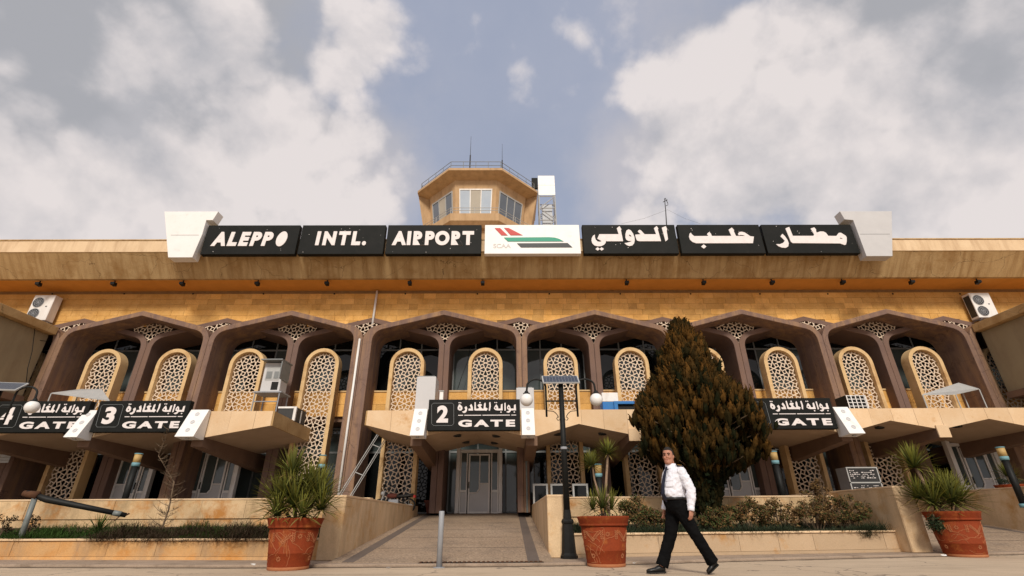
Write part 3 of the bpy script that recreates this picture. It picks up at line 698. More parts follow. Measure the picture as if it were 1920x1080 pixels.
light_box(-2.95, -2.53, 'white slanted light box left of the gate 2 sign')
light_box(.40, .80, 'white slanted light box right of the gate 2 sign')
light_box(-13.20, -12.80, 'white slanted light box between the gate 3 and gate 4 signs')
light_box(-9.92, -9.36, 'white slanted light box at the canopy corner beside window air conditioner')
light_box(10.24, 10.72, 'white slanted light box right of the half hidden gate sign')

# ------------------------------------------------------------------ control tower
def octa(a_edge, cx, cy, z, ax=1.0):
    ap = a_edge*1.20711; h = a_edge/2
    return [(cx-h, cy-ap, z), (cx+h, cy-ap, z), (cx+ap, cy-h, z), (cx+ap, cy+h, z), (cx+h, cy+ap, z), (cx-h, cy+ap, z), (cx-ap, cy+h, z), (cx-ap, cy-h, z)]
def tower():
    cx, cy = -2.40, 33.2
    t = thing('control_tower', 'tan octagonal control tower rising behind the roof sign', 'tower', (cx, cy, 0))
    zt = 24.25
    b = MB(); b.loft([octa(3.86, cx, cy, zt-.22), octa(3.92, cx, cy, zt-.20), octa(3.92, cx, cy, zt), octa(3.8, cx, cy, zt+.02)]); b.build('roof_slab', 'tan_conc', t)
    b = MB(); b.loft([octa(3.18, cx, cy, zt-.42), octa(3.84, cx, cy, zt-.222)]); b.build('roof_soffit', 'tan_conc', t)
    A0, A1, Z0, Z1 = 2.82, 3.16, 20.3, zt-.422          # cab leans outward to the top
    b = MB(); b.loft([octa(A0, cx, cy, Z0), octa(A1, cx, cy, Z1)]); b.build('cab_wall', 'tan_conc', t)
    b = MB(); b.loft([octa(3.12, cx, cy, 19.62), octa(3.46, cx, cy, 20.0), octa(3.50, cx, cy, 20.58), octa(3.38, cx, cy, 20.60)]); b.build('gallery', 'tan_conc', t)
    b = MB(); b.loft([octa(2.2, cx, cy, 17.2), octa(2.9, cx, cy, 19.6)]); b.build('cab_base', 'tan_conc', t)
    b = MB(); b.loft([octa(1.9, cx, cy, 10.9), octa(1.9, cx, cy, 17.2)]); b.build('shaft', 'tan_conc', t)
    # slanted panels at the sides of the rear half
    for s in (-1, 1):
        X = lambda q: cx+s*q
        b = MB(); b.add([(X(4.7), cy-1.6, zt-.27), (X(4.7), cy+1.8, zt-.24), (X(4.05), cy+1.8, 20.5), (X(4.05), cy-1.2, 20.5), (X(3.3), cy-1.2, zt-.27), (X(3.3), cy+1.8, zt-.27), (X(3.0), cy+1.8, 20.3), (X(3.0), cy-1.0, 20.3)],
                        [(0, 1, 2, 3), (7, 6, 5, 4), (0, 3, 7, 4), (1, 5, 6, 2), (3, 2, 6, 7), (0, 4, 5, 1)]); b.build('side_fin', 'tan_conc', t)
    # windows on the five faces in view
    lo0, lo1 = octa(A0, cx, cy, Z0), octa(A1, cx, cy, Z1)
    for k in (0, 1, 2, 7, 6):
        a0, b0, a1, b1 = map(Vector, (lo0[k], lo0[(k+1) % 8], lo1[k], lo1[(k+1) % 8]))
        n = (b0-a0).cross(a1-a0).normalized()
        if n.dot(Vector(((a0.x+b0.x)/2-cx, (a0.y+b0.y)/2-cy, 0))) < 0: n = -n
        P = lambda s, q, d: a0.lerp(b0, s).lerp(a1.lerp(b1, s), q)+n*d
        s0, s1, q0, q1 = .10, .90, .12, .79
        w = MB()
        for (sa, sb, qa, qb) in ((s0, s1, q0, q0+.025), (s0, s1, q1-.03, q1), (s0, s0+.022, q0+.025, q1-.03), (s1-.022, s1, q0+.025, q1-.03)):
            w.hexa([P(sa, qa, .004), P(sb, qa, .004), P(sb, qa, .06), P(sa, qa, .06)], [P(sa, qb, .004), P(sb, qb, .004), P(sb, qb, .06), P(sa, qb, .06)])
        for j in (1, 2):
            s = s0+(s1-s0)*j/3
            w.hexa([P(s-.011, q0+.025, .004), P(s+.011, q0+.025, .004), P(s+.011, q0+.025, .055), P(s-.011, q0+.025, .055)],
                   [P(s-.011, q1-.03, .004), P(s+.011, q1-.03, .004), P(s+.011, q1-.03, .055), P(s-.011, q1-.03, .055)])
        fr = w.build('window_frame', 'white_paint' if k == 0 else 'alu', t)
        for j in range(3):
            sa = s0+(s1-s0)*j/3+.012; sb = s0+(s1-s0)*(j+1)/3-.012
            q = MB(); q.add([P(sa, q0+.02, .02), P(sb, q0+.02, .02), P(sb, q1-.02, .02), P(sa, q1-.02, .02)], [(0, 1, 2, 3)])
            m_ = 'tower_pane'
            if k == 0: m_ = 'tower_blind' if j == 1 else 'tower_pane_light'
            if k == 7 and j == 1: m_ = 'tower_blind'
            q.build('pane', m_, fr)
    # railings: roof edge and gallery
    def rail(poly, z, h, m_, step, r_=.022, idx=range(8)):
        g = MB()
        for k in idx:
            a, c = Vector(poly[k]), Vector(poly[(k+1) % 8])
            for hh in (h, h*.55): g.tube([(a.x, a.y, z+hh), (c.x, c.y, z+hh)], r_, 6)
            n = max(1, round((c-a).length/step))
            for j in range(n): p_ = a.lerp(c, j/n); g.tube([(p_.x, p_.y, z), (p_.x, p_.y, z+h)], r_, 6)
        return g.build('railing', m_, t)
    rail(octa(3.72, cx, cy, 0), zt, .78, 'alu_grey', 1.0)
    rail(octa(3.44, cx, cy, 0), 20.6, .5, 'alu', 1.9, .02)
    for x, y, h, r_ in ((cx-.55, cy-3.4, 4.3, .05), (cx+1.95, cy-3.2, 3.7, .045)):
        b = MB(); b.tube([(x, y, zt), (x, y, zt+h*.55)], r_, 8); b.tube([(x, y, zt+h*.55), (x, y, zt+h)], [r_*.45, r_*.2], 6); b.build('antenna_mast', 'dark_plastic', t)
    for x in (cx-.4, cx-4.2, cx+3.9):
        b = MB(); b.tube([(x, cy-3.6+abs(x-cx)*.75, zt), (x, cy-3.6+abs(x-cx)*.75, zt+.5)], .03, 6); b.box(x-.06, x+.06, cy-3.7+abs(x-cx)*.75, cy-3.58+abs(x-cx)*.75, zt+.45, zt+.62); b.build('obstruction_light', 'dark_plastic', t)
    # lattice mast with a white cladding panel beside the cab
    t2 = thing('lattice_mast', 'steel lattice mast clad in white panel beside control tower', 'mast', (3.0, 35.2, 0))
    x0, x1, y0, y1 = 2.72, 4.06, 35.2, 36.5; z1 = 29.0
    zt2 = atY(1024, 330, 35.2).z; zc = atY(1024, 366, 35.2).z
    x0 = atY(1009, 345, 35.2).x; x1 = atY(1040, 345, 35.2).x
    b = MB()
    for x in (x0+.04, x1-.04):
        for y in (y0+.04, y1): b.tube([(x, y, 11), (x, y, zt2-.02)], .05, 6)
    b.build('leg_frame', 'alu', t2)
    g = MB(); z = zc-.1; k = 0
    while z > 14:
        for y in (y0+.04, y1):
            g.tube([(x0+.04, y, z), (x1-.04, y, z)], .045, 6)
            g.tube([((x0 if k % 2 else x1)+(.04 if k % 2 else -.04), y, z), ((x1 if k % 2 else x0)+(-.04 if k % 2 else .04), y, z-1.25)], .04, 6)
        for x in (x0+.04, x1-.04): g.tube([(x, y0+.04, z), (x, y1, z-1.25)], .035, 6)
        z -= 1.25; k += 1
    g.build('bracing', 'alu', t2)
    zm = (zt2+zc)/2
    for za, zb_ in ((zc, zm-.01), (zm+.01, zt2)):
        b = MB(); b.box(x0, x1, y0-.04, y0-.01, za, zb_); b.build('panel', 'white_panel', t2)
    b = MB(); b.box(x0+.3, x1-.3, y0+.3, y0+.8, zc-3.1, zc-.8); b.build('cable_box', 'grey_metal', t2)
    b = MB(); xd = atY(1003, 340, 35.4).x; b.box(xd-.3, x0-.02, 35.4, 35.6, zm-.15, zt2-.05); b.build('black_panel', 'sign_black', t2)
tower()
# roof aerial with stays
def aerial():
    p = atY(1250, 425, 22); q = atY(1246, 372, 22)
    t = thing('roof_aerial', 'thin crooked aerial with stay wires on terminal roof', 'aerial', (p.x, 22, 10.9))
    b = MB(); b.tube([(p.x+.05, 22, 10.9), (p.x, 22, p.z), ((p.x+q.x)/2+.02, 22, (p.z+q.z)/2+.1), (q.x, 22, q.z)], [.035, .03, .025, .02], 6); b.build('pole', 'dark_plastic', t)
    b = MB(); b.tube([(q.x-.12, 22, q.z-.25), (q.x+.15, 22, q.z-.1)], .02, 5); b.tube([(q.x+.14, 22, q.z-.35), (q.x+.05, 22, q.z+.02)], .02, 5); b.tube([(q.x+.02, 22, q.z-.5), (q.x+.14, 22, q.z-.42)], .018, 5); b.build('dipole', 'dark_plastic', t)
    for dx in (-2.6, 1.7):
        b = MB(); b.tube([(q.x+.05, 22, q.z-.75), (q.x+.05+dx*.5, 22.05, q.z-1.28), (q.x+.05+dx, 22.1, q.z-1.6)], .006, 4); b.build('stay_wire', 'alu_grey', t)
aerial()

# ------------------------------------------------------------------ spotlights under the cornice
for k, u in enumerate((70, 211, 340, 481, 612, 768, 905, 1176, 1321, 1450, 1583, 1713, 1838)):
    p = atY(u, 529, 17.7); x = p.x
    where = ('leftmost', 'second from left', 'third from left', 'fourth from left', 'fifth from left', 'sixth from left', 'seventh from left', 'sixth from right', 'fifth from right', 'fourth from right', 'third from right', 'second from right', 'rightmost')[k]
    t = thing('spotlight', 'small black spotlight under the cornice, %s' % where, 'spotlight', (x, 17.8, 9.62), 'spotlights under the cornice')
    b = MB(); b.tube([(x, 17.8, 9.64), (x, 17.8, 9.54)], .025, 6); b.build('bracket', 'black_metal', t)
    b = MB(); b.hexa([(x-.08, 17.70, 9.44), (x+.08, 17.70, 9.44), (x+.065, 17.88, 9.41), (x-.065, 17.88, 9.41)], [(x-.08, 17.69, 9.54), (x+.08, 17.69, 9.54), (x+.065, 17.87, 9.55), (x-.065, 17.87, 9.55)]); b.build('head', 'black_metal', t)

# ------------------------------------------------------------------ air conditioners
def fan_grill(b, x, y, z, r_):
    for q in (1., .72, .44, .18):
        b.loft([[(x+rr*math.cos(2*math.pi*j/20), y+dy, z+rr*math.sin(2*math.pi*j/20)) for j in range(20)] for rr, dy in ((r_*q, 0), (r_*q, -.02), (r_*q-.016, -.02), (r_*q-.016, 0))], False)
    for a in range(6):
        c, s = math.cos(a*math.pi/6), math.sin(a*math.pi/6)
        b.tube([(x-c*r_, y-.012, z-s*r_), (x+c*r_, y-.012, z+s*r_)], .006, 4)
def condenser(x, y, z, label, w=.86, h=1.12, d=.36):
    t = thing('condenser', label, 'air conditioner', (x, y, z))
    b = MB(); b.box(x-w/2, x+w/2, y, y+d, z, z+h); b.build('case', 'white_paint', t, bevel=.02)
    for k in range(2):
        fz = z+h*(.26+.44*k); fx = x-w*.18
        b = MB(); b.loft([[(fx+rr*math.cos(2*math.pi*j/24), y-.004, fz+rr*math.sin(2*math.pi*j/24)) for j in range(24)] for rr in (.001, .22)], False); b.build('fan_well', 'black_metal', t)
        b = MB(); fan_grill(b, fx, y-.006, fz, .22); b.build('fan_grille', 'grey_metal', t)
    b = MB(); b.box(x-w/2-.003, x-w/2+.002, y+.04, y+d-.04, z+.08, z+h-.1); b.build('coil', 'dark_plastic', t)
    b = MB(); b.box(x+w*.22, x+w*.30, y-.006, y+.002, z+h*.52, z+h*.56); b.build('badge', 'dark_plastic', t)
    b = MB()
    for s in (-.3, .3):
        b.tube([(x+s, y+.05, z-.02), (x+s, y+d+.12, z-.02)], .025, 6); b.tube([(x+s, y+.08, z-.03), (x+s, y+d+.1, z-.35)], .02, 6)
    b.build('wall_bracket', 'grey_metal', t)
    b = MB(); b.tube([(x+w/2-.1, y+.2, z), (x+w/2-.06, y+.25, z-.2), (x+w/2-.2, y+.5, z-.3)], .02, 6); b.build('hose', 'white_paint', t)
condenser(-19.18, 18.35, 8.14, 'white double fan air conditioner on stone wall, left end')
condenser(19.80, 18.35, 8.14, 'white double fan air conditioner on stone wall, right end')
def misc_ac():
    p = atY(505, 735, 17.4)      # window unit on a tall stand on the left canopy
    x, z = p.x, p.z
    t = thing('window_air_conditioner', 'grey boxed air conditioner on a metal stand above canopy corner', 'air conditioner', (x, 17.4, 3.86))
    zt = atY(505, 680, 17.4).z
    b = MB(); b.box(x-.36, x+.34, 17.4, 17.95, z, zt); b.build('case', 'grey_panel', t, bevel=.02)
    b = MB(); b.box(x-.26, x+.24, 17.385, 17.40, z+(zt-z)*.40, zt-.12); b.build('panel', 'alu', t)
    b = MB(); b.box(x-.23, x-.03, 17.375, 17.386, z+(zt-z)*.45, zt-.34); b.box(x+.05, x+.21, 17.375, 17.386, z+(zt-z)*.45, zt-.34); b.build('louvre', 'alu_grey', t)
    b = MB(); b.box(x+.02, x+.26, 17.39, 17.40, z+.08, z+(zt-z)*.34); b.build('outlet', 'black_metal', t)
    b = MB(); b.hexa([(x-.40, 17.1, zt+.02), (x+.38, 17.1, zt+.02), (x+.38, 18.0, zt+.05), (x-.40, 18.0, zt+.05)], [(x-.40, 17.1, zt+.06), (x+.38, 17.1, zt+.06), (x+.38, 18.0, zt+.10), (x-.40, 18.0, zt+.10)])
    b.box(x+.342, x+.38, 17.15, 17.9, zt-.65, zt+.02); b.build('hood', 'alu_grey', t)
    b = MB(); b.box(x-.5, x+.5, 17.25, 18.05, z-.05, z-.003); b.build('shelf', 'grey_metal', t)
    for sx in (-.45, .42):
        for y in (17.3, 18.0):
            b = MB(); b.tube([(x+sx, y, 3.83), (x+sx, y, z-.05)], .022, 6); b.build('leg', 'grey_metal', t)
    b = MB()
    for hh in (.25, .5): b.tube([(x-.45, 17.3, 3.85+hh*(z-3.85)/.75), (x+.42, 17.3, 3.85+hh*(z-3.85)/.75)], .02, 6)
    b.build('crossbar', 'grey_metal', t)
    # black condenser beside it
    p = atY(534, 795, 17.0); x = p.x; zt = atY(534, 763, 17).z
    t = thing('condenser', 'black boxy condenser with white edge on left canopy', 'air conditioner', (x, 17, 3.84))
    b = MB(); b.box(x-.32, x+.30, 17, 17.9, 3.84, zt); b.build('case', 'dark_plastic', t, bevel=.01)
    for bx_ in ((x+.22, x+.31, 16.98, 17.05, 3.85, zt+.01), (x-.33, x+.217, 16.98, 17.05, zt-.05, zt+.01), (x+.27, x+.31, 17.45, 17.52, 3.85, zt-.05)): b = MB(); b.box(*bx_); b.build('edge_trim', 'white_paint', t)
    # tall white cabinets on the middle canopy
    for (u0, u1, vt, y, lab) in ((782, 818, 706, 16.6, 'tall white metal cabinet left behind gate 2 sign'), (968, 1001, 727, 16.6, 'white metal cabinet right behind gate 2 sign')):
        a = atY(u0, vt, y); c = atY(u1, vt, y)
        t = thing('roof_cabinet', lab, 'cabinet', ((a.x+c.x)/2, y, 3.84))
        b = MB(); b.box(a.x, c.x, y, y+.75, 3.84, a.z); b.build('case', 'grey_panel', t, bevel=.015)
        b = MB(); b.box(a.x+.06, c.x-.06, y+.1, y+.6, a.z+.001, a.z+.05); b.build('lid', 'alu_grey', t)
    a = atY(826, 734, 16.6)
    t = thing('vent_post', 'short white vent post beside tall cabinet', 'post', (a.x, 16.6, 3.84)); b = MB(); b.box(a.x-.03, a.x+.1, 16.6, 16.72, 3.84, a.z); b.build('tube', 'white_paint', t, bevel=.01); b = MB(); b.box(a.x-.05, a.x+.12, 16.58, 16.74, a.z, a.z+.03); b.build('cap', 'alu', t)
    # blue boxes and white box right of the lamp
    y = 16.3
    a, c = atY(1128, 736, y), atY(1160, 753, y)
    t = thing('plastic_crate', 'white box standing on blue base by the solar street lamp', 'box', (a.x+.2, y, 3.84))
    b = MB(); b.box(a.x, c.x, y, y+.5, c.z, a.z); b.build('upper_case', 'white_paint', t, bevel=.02)
    b = MB(); b.box(a.x, c.x-.1, y, y+.5, 3.84, c.z-.003); b.build('base', 'blue_paint', t, bevel=.02)
    a, c = atY(1151, 752, y-.1), atY(1215, 768, y-.1)
    t = thing('workbench', 'low blue metal frame with dark opening beside evergreen', 'frame', ((a.x+c.x)/2, y, 3.84))
    b = MB(); b.box(a.x, c.x, y-.1, y+.4, a.z-.09, a.z); b.box(a.x, a.x+.12, y-.1, y+.4, 3.84, a.z-.092); b.box(c.x-.12, c.x, y-.1, y+.4, 3.84, a.z-.092); b.build('frame', 'blue_paint', t)
    b = MB(); b.box(a.x+.13, c.x-.13, y, y+.35, 3.85, a.z-.1); b.build('inside', 'black_metal', t)
    # small grille box right
    p = atY(1611, 762, 16.2); zt = atY(1611, 741, 16.2).z
    t = thing('air_cooler', 'small air cooler with white louvre grille on right canopy', 'air conditioner', (p.x, 16.2, 3.86))
    b = MB(); b.box(p.x-.35, p.x+.25, 16.2, 16.8, 3.86, zt); b.build('case', 'black_metal', t)
    b = MB()
    for k in range(6): b.box(p.x-.36, p.x+.26, 16.18, 16.2, 3.86+k*(zt-3.86-.03)/5, 3.88+k*(zt-3.86-.03)/5)
    for k in range(5): b.box(p.x-.36+k*.148, p.x-.33+k*.148, 16.17, 16.178, 3.86, zt)
    b.box(p.x+.25, p.x+.3, 16.17, 16.8, 3.86, zt)
    b.build('grille', 'white_paint', t)
    # two small lean-to awnings
    for (pts_t, y, lab) in ((((96, 738), (150, 731), (190, 731), (205, 752)), 16.4, 'bent metal awning on canopy behind gate 4 sign'), (((1730, 741), (1798, 719), (1836, 730), (1792, 740)), 16.4, 'bent metal awning on posts at right canopy')):
        P = [atY(u, v, y+dy) for (u, v), dy in zip(pts_t, (0, .55, .55, 0) if y and lab.startswith('bent metal awning on canopy') else (0, .8, .6, 0))]
        t = thing('awning_frame', lab, 'awning', (P[0].x, y, 3.86))
        b = MB(); up = Vector((0, 0, .03)); b.hexa([p_ for p_ in P], [p_+up for p_ in P]); b.build('sheet', 'alu', t)
        for p_ in P:
            b = MB(); b.tube([(p_.x, p_.y, 3.84), (p_.x, p_.y, p_.z)], .02, 6); b.build('leg', 'alu', t)
misc_ac()

# ------------------------------------------------------------------ doors
def door(x, y, label, w=1.62, h=2.25, flip=False):
    t = thing('entrance_door', label, 'door', (x, y, .96), 'entrance doors under the canopies')
    z0 = .965; z1 = z0+h
    b = MB()
    for s in (-1, 1): b.box(x+s*w/2-.07, x+s*w/2+.07, y-.10, y+.1, z0, z1+.32)
    b.box(x-w/2+.07, x+w/2-.07, y-.08, y+.08, z1-.12, z1); b.build('outer_frame', 'white_paint', t, bevel=.01)
    for s in (-1, 1):
        xc = x+s*(w/2-.22)
        b = MB()
        b.box(xc-.14, xc-.10, y-.05, y+.03, z0, z1-.123); b.box(xc+.10, xc+.14, y-.05, y+.03, z0, z1-.123); b.box(xc-.098, xc+.098, y-.05, y+.03, z0+.72, z0+.80); b.box(xc-.098, xc+.098, y-.05, y+.03, z0, z0+.05)
        f_ = b.build('side_light', 'white_paint', t)
        b = MB(); b.box(xc-.098, xc+.098, y-.01, y+.01, z0+.803, z1-.13); b.build('pane', 'glass_teal', f_)
        b = MB(); b.box(xc-.098, xc+.098, y-.012, y+.01, z0+.055, z0+.717); b.build('kick_panel', 'grey_panel', f_)
    # leaf with stepped glazing bar
    L_, R_ = x-w/2+.40, x+w/2-.40; m_ = 1 if not flip else -1
    X = lambda q: (L_+(R_-L_)*q) if m_ > 0 else (R_-(R_-L_)*q)
    T = z1-.16
    b = MB()
    for q0, q1, za, zb_ in ((0, .07, z0, T), (.93, 1, z0, T), (.07, .93, z0, z0+.06), (.07, .93, T-.06, T)):
        b.box(min(X(q0), X(q1)), max(X(q0), X(q1)), y-.07, y-.02, za, zb_)
    leaf = b.build('door_leaf', 'white_paint', t)
    zl, zh = z0+.70, z0+1.02
    b = MB()
    pl = [(X(.07), zl), (X(.40), zl), (X(.52), zl+.13), (X(.52), T-.06)]
    for (ax, az), (bx_, bz) in zip(pl, pl[1:]): b.tube([(ax, y-.05, az), (bx_, y-.05, bz)], .025, 6)
    b.tube([(X(.52), y-.05, zh), (X(.93), y-.05, zh)], .025, 6); b.build('glazing_bar', 'white_paint', leaf)
    b = MB(); b.add([(X(.07), y-.035, zl), (X(.40), y-.035, zl), (X(.52), y-.035, zl+.13), (X(.52), y-.035, T-.06), (X(.07), y-.035, T-.06)], [(0, 1, 2, 3, 4)])
    b.add([(X(.52), y-.035, zh), (X(.93), y-.035, zh), (X(.93), y-.035, T-.06), (X(.52), y-.035, T-.06)], [(0, 1, 2, 3)]); b.build('pane', 'glass_teal', leaf)
    b = MB(); b.add([(X(.07), y-.033, z0+.06), (X(.93), y-.033, z0+.06), (X(.93), y-.033, zh), (X(.52), y-.033, zh), (X(.52), y-.033, zl+.13), (X(.40), y-.033, zl), (X(.07), y-.033, zl)], [(0, 1, 2, 3, 4, 5, 6)]); b.build('kick_panel', 'grey_panel', leaf)
    b = MB(); b.tube([(X(.035), y-.10, z0+.85), (X(.035), y-.10, z0+1.08)], .018, 6); b.tube([(X(.035), y-.07, z0+.87), (X(.035), y-.10, z0+.87)], .012, 6); b.build('handle', 'black_metal', leaf)
    return t
door(-1.12, 19.75, 'white framed glass door at the head of the ramp, gate 2')
door(atY(402, 890, 19.2).x, 19.2, 'white framed glass door left of yucca pot, gate 3')
door(atY(243, 890, 19.2).x, 19.2, 'white framed glass door behind the leftmost bollard light, gate 4', flip=True)
door(atY(1385, 890, 19.2).x, 19.2, 'white framed glass door behind the evergreen trunk')
door(atY(1833, 880, 18.6).x, 18.6, 'grey framed glass door under the far right canopy')

# ------------------------------------------------------------------ low walls and planters
def wall_run(name, label, a, c, th, z0, z1, slab, m_, cap=True, tiers=1, cat='wall'):
    """stone clad wall from a to c (plan points); outward face on the right hand side of a->c"""
    a, c = Vector((*a, 0)), Vector((*c, 0)); d = (c-a); Ln = d.length; d.normalize(); n = Vector((d.y, -d.x, 0))
    t = thing(name, label, cat, ((a+c)/2)[:2]+(z0,))
    P = lambda s, o, z: a+d*s+n*o+Vector((0, 0, z))
    b = MB(); b.hexa([P(0, -th, z0), P(Ln, -th, z0), P(Ln, -.025, z0), P(0, -.025, z0)], [P(0, -th, z1-.04), P(Ln, -th, z1-.04), P(Ln, -.025, z1-.04), P(0, -.025, z1-.04)]); b.build('core', 'mortar', t)
    rows = {1: [(z0+.06, z1-.045)], 2: [(z0+.06, z0+.06+(z1-z0)*.55), (z0+.078+(z1-z0)*.55, z1-.045)]}[tiers]
    for ri, (za, zb_) in enumerate(rows):
        s = -.2*ri
        while s < Ln-.02:
            e = min(Ln, s+slab*rnd.uniform(.9, 1.1)); s_ = max(0, s)
            if Ln-e < .25: e = Ln
            o = rnd.uniform(-.004, .006) + (.03 if ri == 1 else 0)
            b = MB(); b.hexa([P(s_+.003, -.024, za), P(e-.003, -.024, za), P(e-.003, o, za), P(s_+.003, o, za)], [P(s_+.003, -.024, zb_), P(e-.003, -.024, zb_), P(e-.003, o, zb_), P(s_+.003, o, zb_)])
            b.build('stone_slab', m_, t); s = e
    b = MB(); b.hexa([P(0, -.024, z0), P(Ln, -.024, z0), P(Ln, .02, z0), P(0, .02, z0)], [P(0, -.024, z0+.055), P(Ln, -.024, z0+.055), P(Ln, .02, z0+.055), P(0, .02, z0+.055)]); b.build('plinth', m_, t)
    if cap:
        b = MB(); b.hexa([P(-.01, -th-.02, z1-.038), P(Ln+.01, -th-.02, z1-.038), P(Ln+.01, .035, z1-.038), P(-.01, .035, z1-.038)], [P(-.01, -th-.02, z1), P(Ln+.01, -th-.02, z1), P(Ln+.01, .035, z1), P(-.01, .035, z1)]); b.build('coping', 'stone_cream', t, bevel=.008)
    return t
wall_run('planter_wall', 'low ochre stone planter wall left of the ramp', (-16, 12.1), (-3.68, 10.75), .28, .05, .43, 1.0, 'stone_ochre')
wall_run('planter_wall', 'low cream stone planter wall right of the ramp', (1.23, 10.98), (8.66, 12.1), .28, .05, .48, .9, 'stone_planter')
wall_run('terrace_wall', 'stone terrace wall behind the left planter', (-26, 14.0), (-3.68, 14.0), .3, .05, 1.29, 1.2, 'stone_wall', tiers=2)
wall_run('terrace_wall', 'stone terrace wall behind the dry shrubs', (1.24, 14.0), (8.66, 14.0), .3, .05, 1.28, 1.2, 'stone_wall', tiers=2)
wall_run('terrace_wall', 'stone terrace wall at the far right edge', (14.85, 14.0), (30, 14.0), .3, .05, 1.35, 1.2, 'stone_wall', tiers=2)
def flank(label, x0, x1, ya, yb, zt):
    t = thing('ramp_wall', label, 'wall', ((x0+x1)/2, (ya+yb)/2, .05))
    b = MB(); b.box(x0, x1, ya, yb, .05, zt-.045); b.build('core', 'stone_flank', t, bevel=.01)
    b = MB(); b.box(x0-.012, x1+.012, ya-.012, yb, zt-.043, zt); b.build('coping', 'stone_cream', t, bevel=.006)
    # thin cladding slabs
    for x, s in ((x0, -1), (x1, 1)):
        y = ya
        while y < yb-.05:
            e = min(yb, y+rnd.uniform(1.1, 1.4)); b = MB(); b.box(min(x, x+s*.01), max(x, x+s*.01), y+.002, e-.002, .06, zt-.047); b.build('stone_slab', 'stone_flank', t); y = e
    b = MB(); b.box(x0+.003, x1-.003, ya-.01, ya-.001, .06, zt-.047); b.build('end_slab', 'stone_flank', t)
flank('sloping sided stone wall along left of the ramp', -3.66, -3.25, 10.55, 19.0, 1.2)
flank('stone wall along right of the ramp behind lamp post', .8, 1.23, 10.9, 19.0, 1.2)
flank('stone wall end right of the dry shrub planter', 8.66, 9.1, 11.75, 19.0, 1.38)
flank('stone wall behind the right hand terracotta pot', 14.3, 14.8, 12.6, 19.0, 1.5)
# soil beds
b = MB(); b.add([(-16, 12.15, .41), (-3.67, 10.82, .41), (-3.67, 13.99, .62), (-16, 13.99, .62)], [(0, 1, 2, 3)]); tag(b.build('planting_bed', 'soil'), kind='structure')
b = MB(); b.add([(1.24, 11.1, .45), (8.655, 12.2, .46), (8.655, 13.99, .62), (1.24, 13.99, .62)], [(0, 1, 2, 3)]); tag(b.build('planting_bed', 'soil'), kind='structure')
# drain grate across the foot of the ramp
t = thing('drain_grate', 'dark rusty drain grate across the foot of the ramp', 'grate', (-.35, 9.86, .05))
b = MB(); b.box(-1.6, .62, 9.78, 9.96, .052, .056); b.build('channel', 'black_metal', t)
for k in range(26):
    x = -1.58+k*.085; b = MB(); b.box(x, x+.045, 9.79, 9.95, .057, .068); b.build('slat', 'rust', t)

# ------------------------------------------------------------------ street lamps
def lamp(loc, label, rz=0):
    t = local(thing('street_lamp', label, 'street lamp', loc, None, rz))
    b = MB(); b.lathe([(.17, 0), (.17, .05), (.155, .06), (.14, .10), (.115, .50), (.105, .60), (.12, .62), (.125, .65), (.11, .68), (.085, .70), (.075, .80), (.07, .86)], n=8); b.build('base', 'black_metal', t)
    b = MB(); b.tube([(0, 0, .84), (0, 0, 3.42)], [.065, .055], 12); b.build('pole', 'black_metal', t, True)
    b = MB(); b.lathe([(.066, 2.02), (.07, 2.03), (.07, 2.06), (.066, 2.07)], n=12); b.build('band', 'grey_metal', t)
    for s in (-1, 1):
        b = MB(); pts = [(s*.34, 0, 2.70), (s*.34, 0, 3.36)] + [(s*(.34+.21-.21*math.cos(a)), 0, 3.36+.17*math.sin(a)) for a in [math.pi*k/10 for k in range(1, 10)]] + [(s*.76, 0, 3.30), (s*.77, 0, 3.24)]
        b.tube(pts, .022, 8); b.build('arm', 'black_metal', t, True)
        b = MB(); b.tube([(0, 0, 3.04), (s*.34, 0, 3.04)], .018, 6); b.build('cross_bar', 'black_metal', t)
        b = MB(); b.tube([(s*.34, 0, 2.83)]+[(s*(.22-.14*math.sin(a*.5)*1.0), 0, 2.83-.0-.18*(a/3.14)**1.3) for a in (.4, .9, 1.5, 2.1, 2.7)]+[(s*(.085+.04*math.cos(a)), 0, 2.66+.04*math.sin(a)) for a in (1.2, 0, -1.2, -2.4, -3.6)], .009, 5); b.build('scroll', 'black_metal', t)
        b = MB(); b.lathe([(.03, 3.27), (.05, 3.23), (.075, 3.215), (.075, 3.195)], s*.77, 0, 14); b.build('globe_collar', 'black_metal', t)
        b = MB(); b.sphere((s*.77, 0, 3.07), .14, 24, 16); b.build('globe', 'globe_white', t, True)
    # tilted solar panel
    tl = Matrix.Translation((0, .0, 3.52)) @ Matrix.Rotation(R(38), 4, 'X')
    b = MB(); b.box(-.41, .41, -.19, .19, -.015, .015); b.v = [tuple(tl @ Vector(p)) for p in b.v]; pan = b.build('solar_panel', 'alu', t)
    for i in range(11):
        for j in range(2):
            b = MB(); x = -.385+i*.07; b.box(x, x+.066, -.168+j*.17, -.168+j*.17+.164, .0155, .018); b.v = [tuple(tl @ Vector(p)) for p in b.v]; b.build('solar_cell', 'solar_cell', pan)
    return t
lamp((1.17, 10.7, .05), 'black double globe solar street lamp by the right ramp wall')
L2 = atY(57, 758, 10.9)
lamp((L2.x-1.02, 11.1, .05), 'black solar street lamp cut off by left edge', R(10))
L3 = atY(1921, 742, 13.4)
lamp((L3.x+.80, 13.2, .05), 'solar street lamp mostly outside the right edge', R(-6))

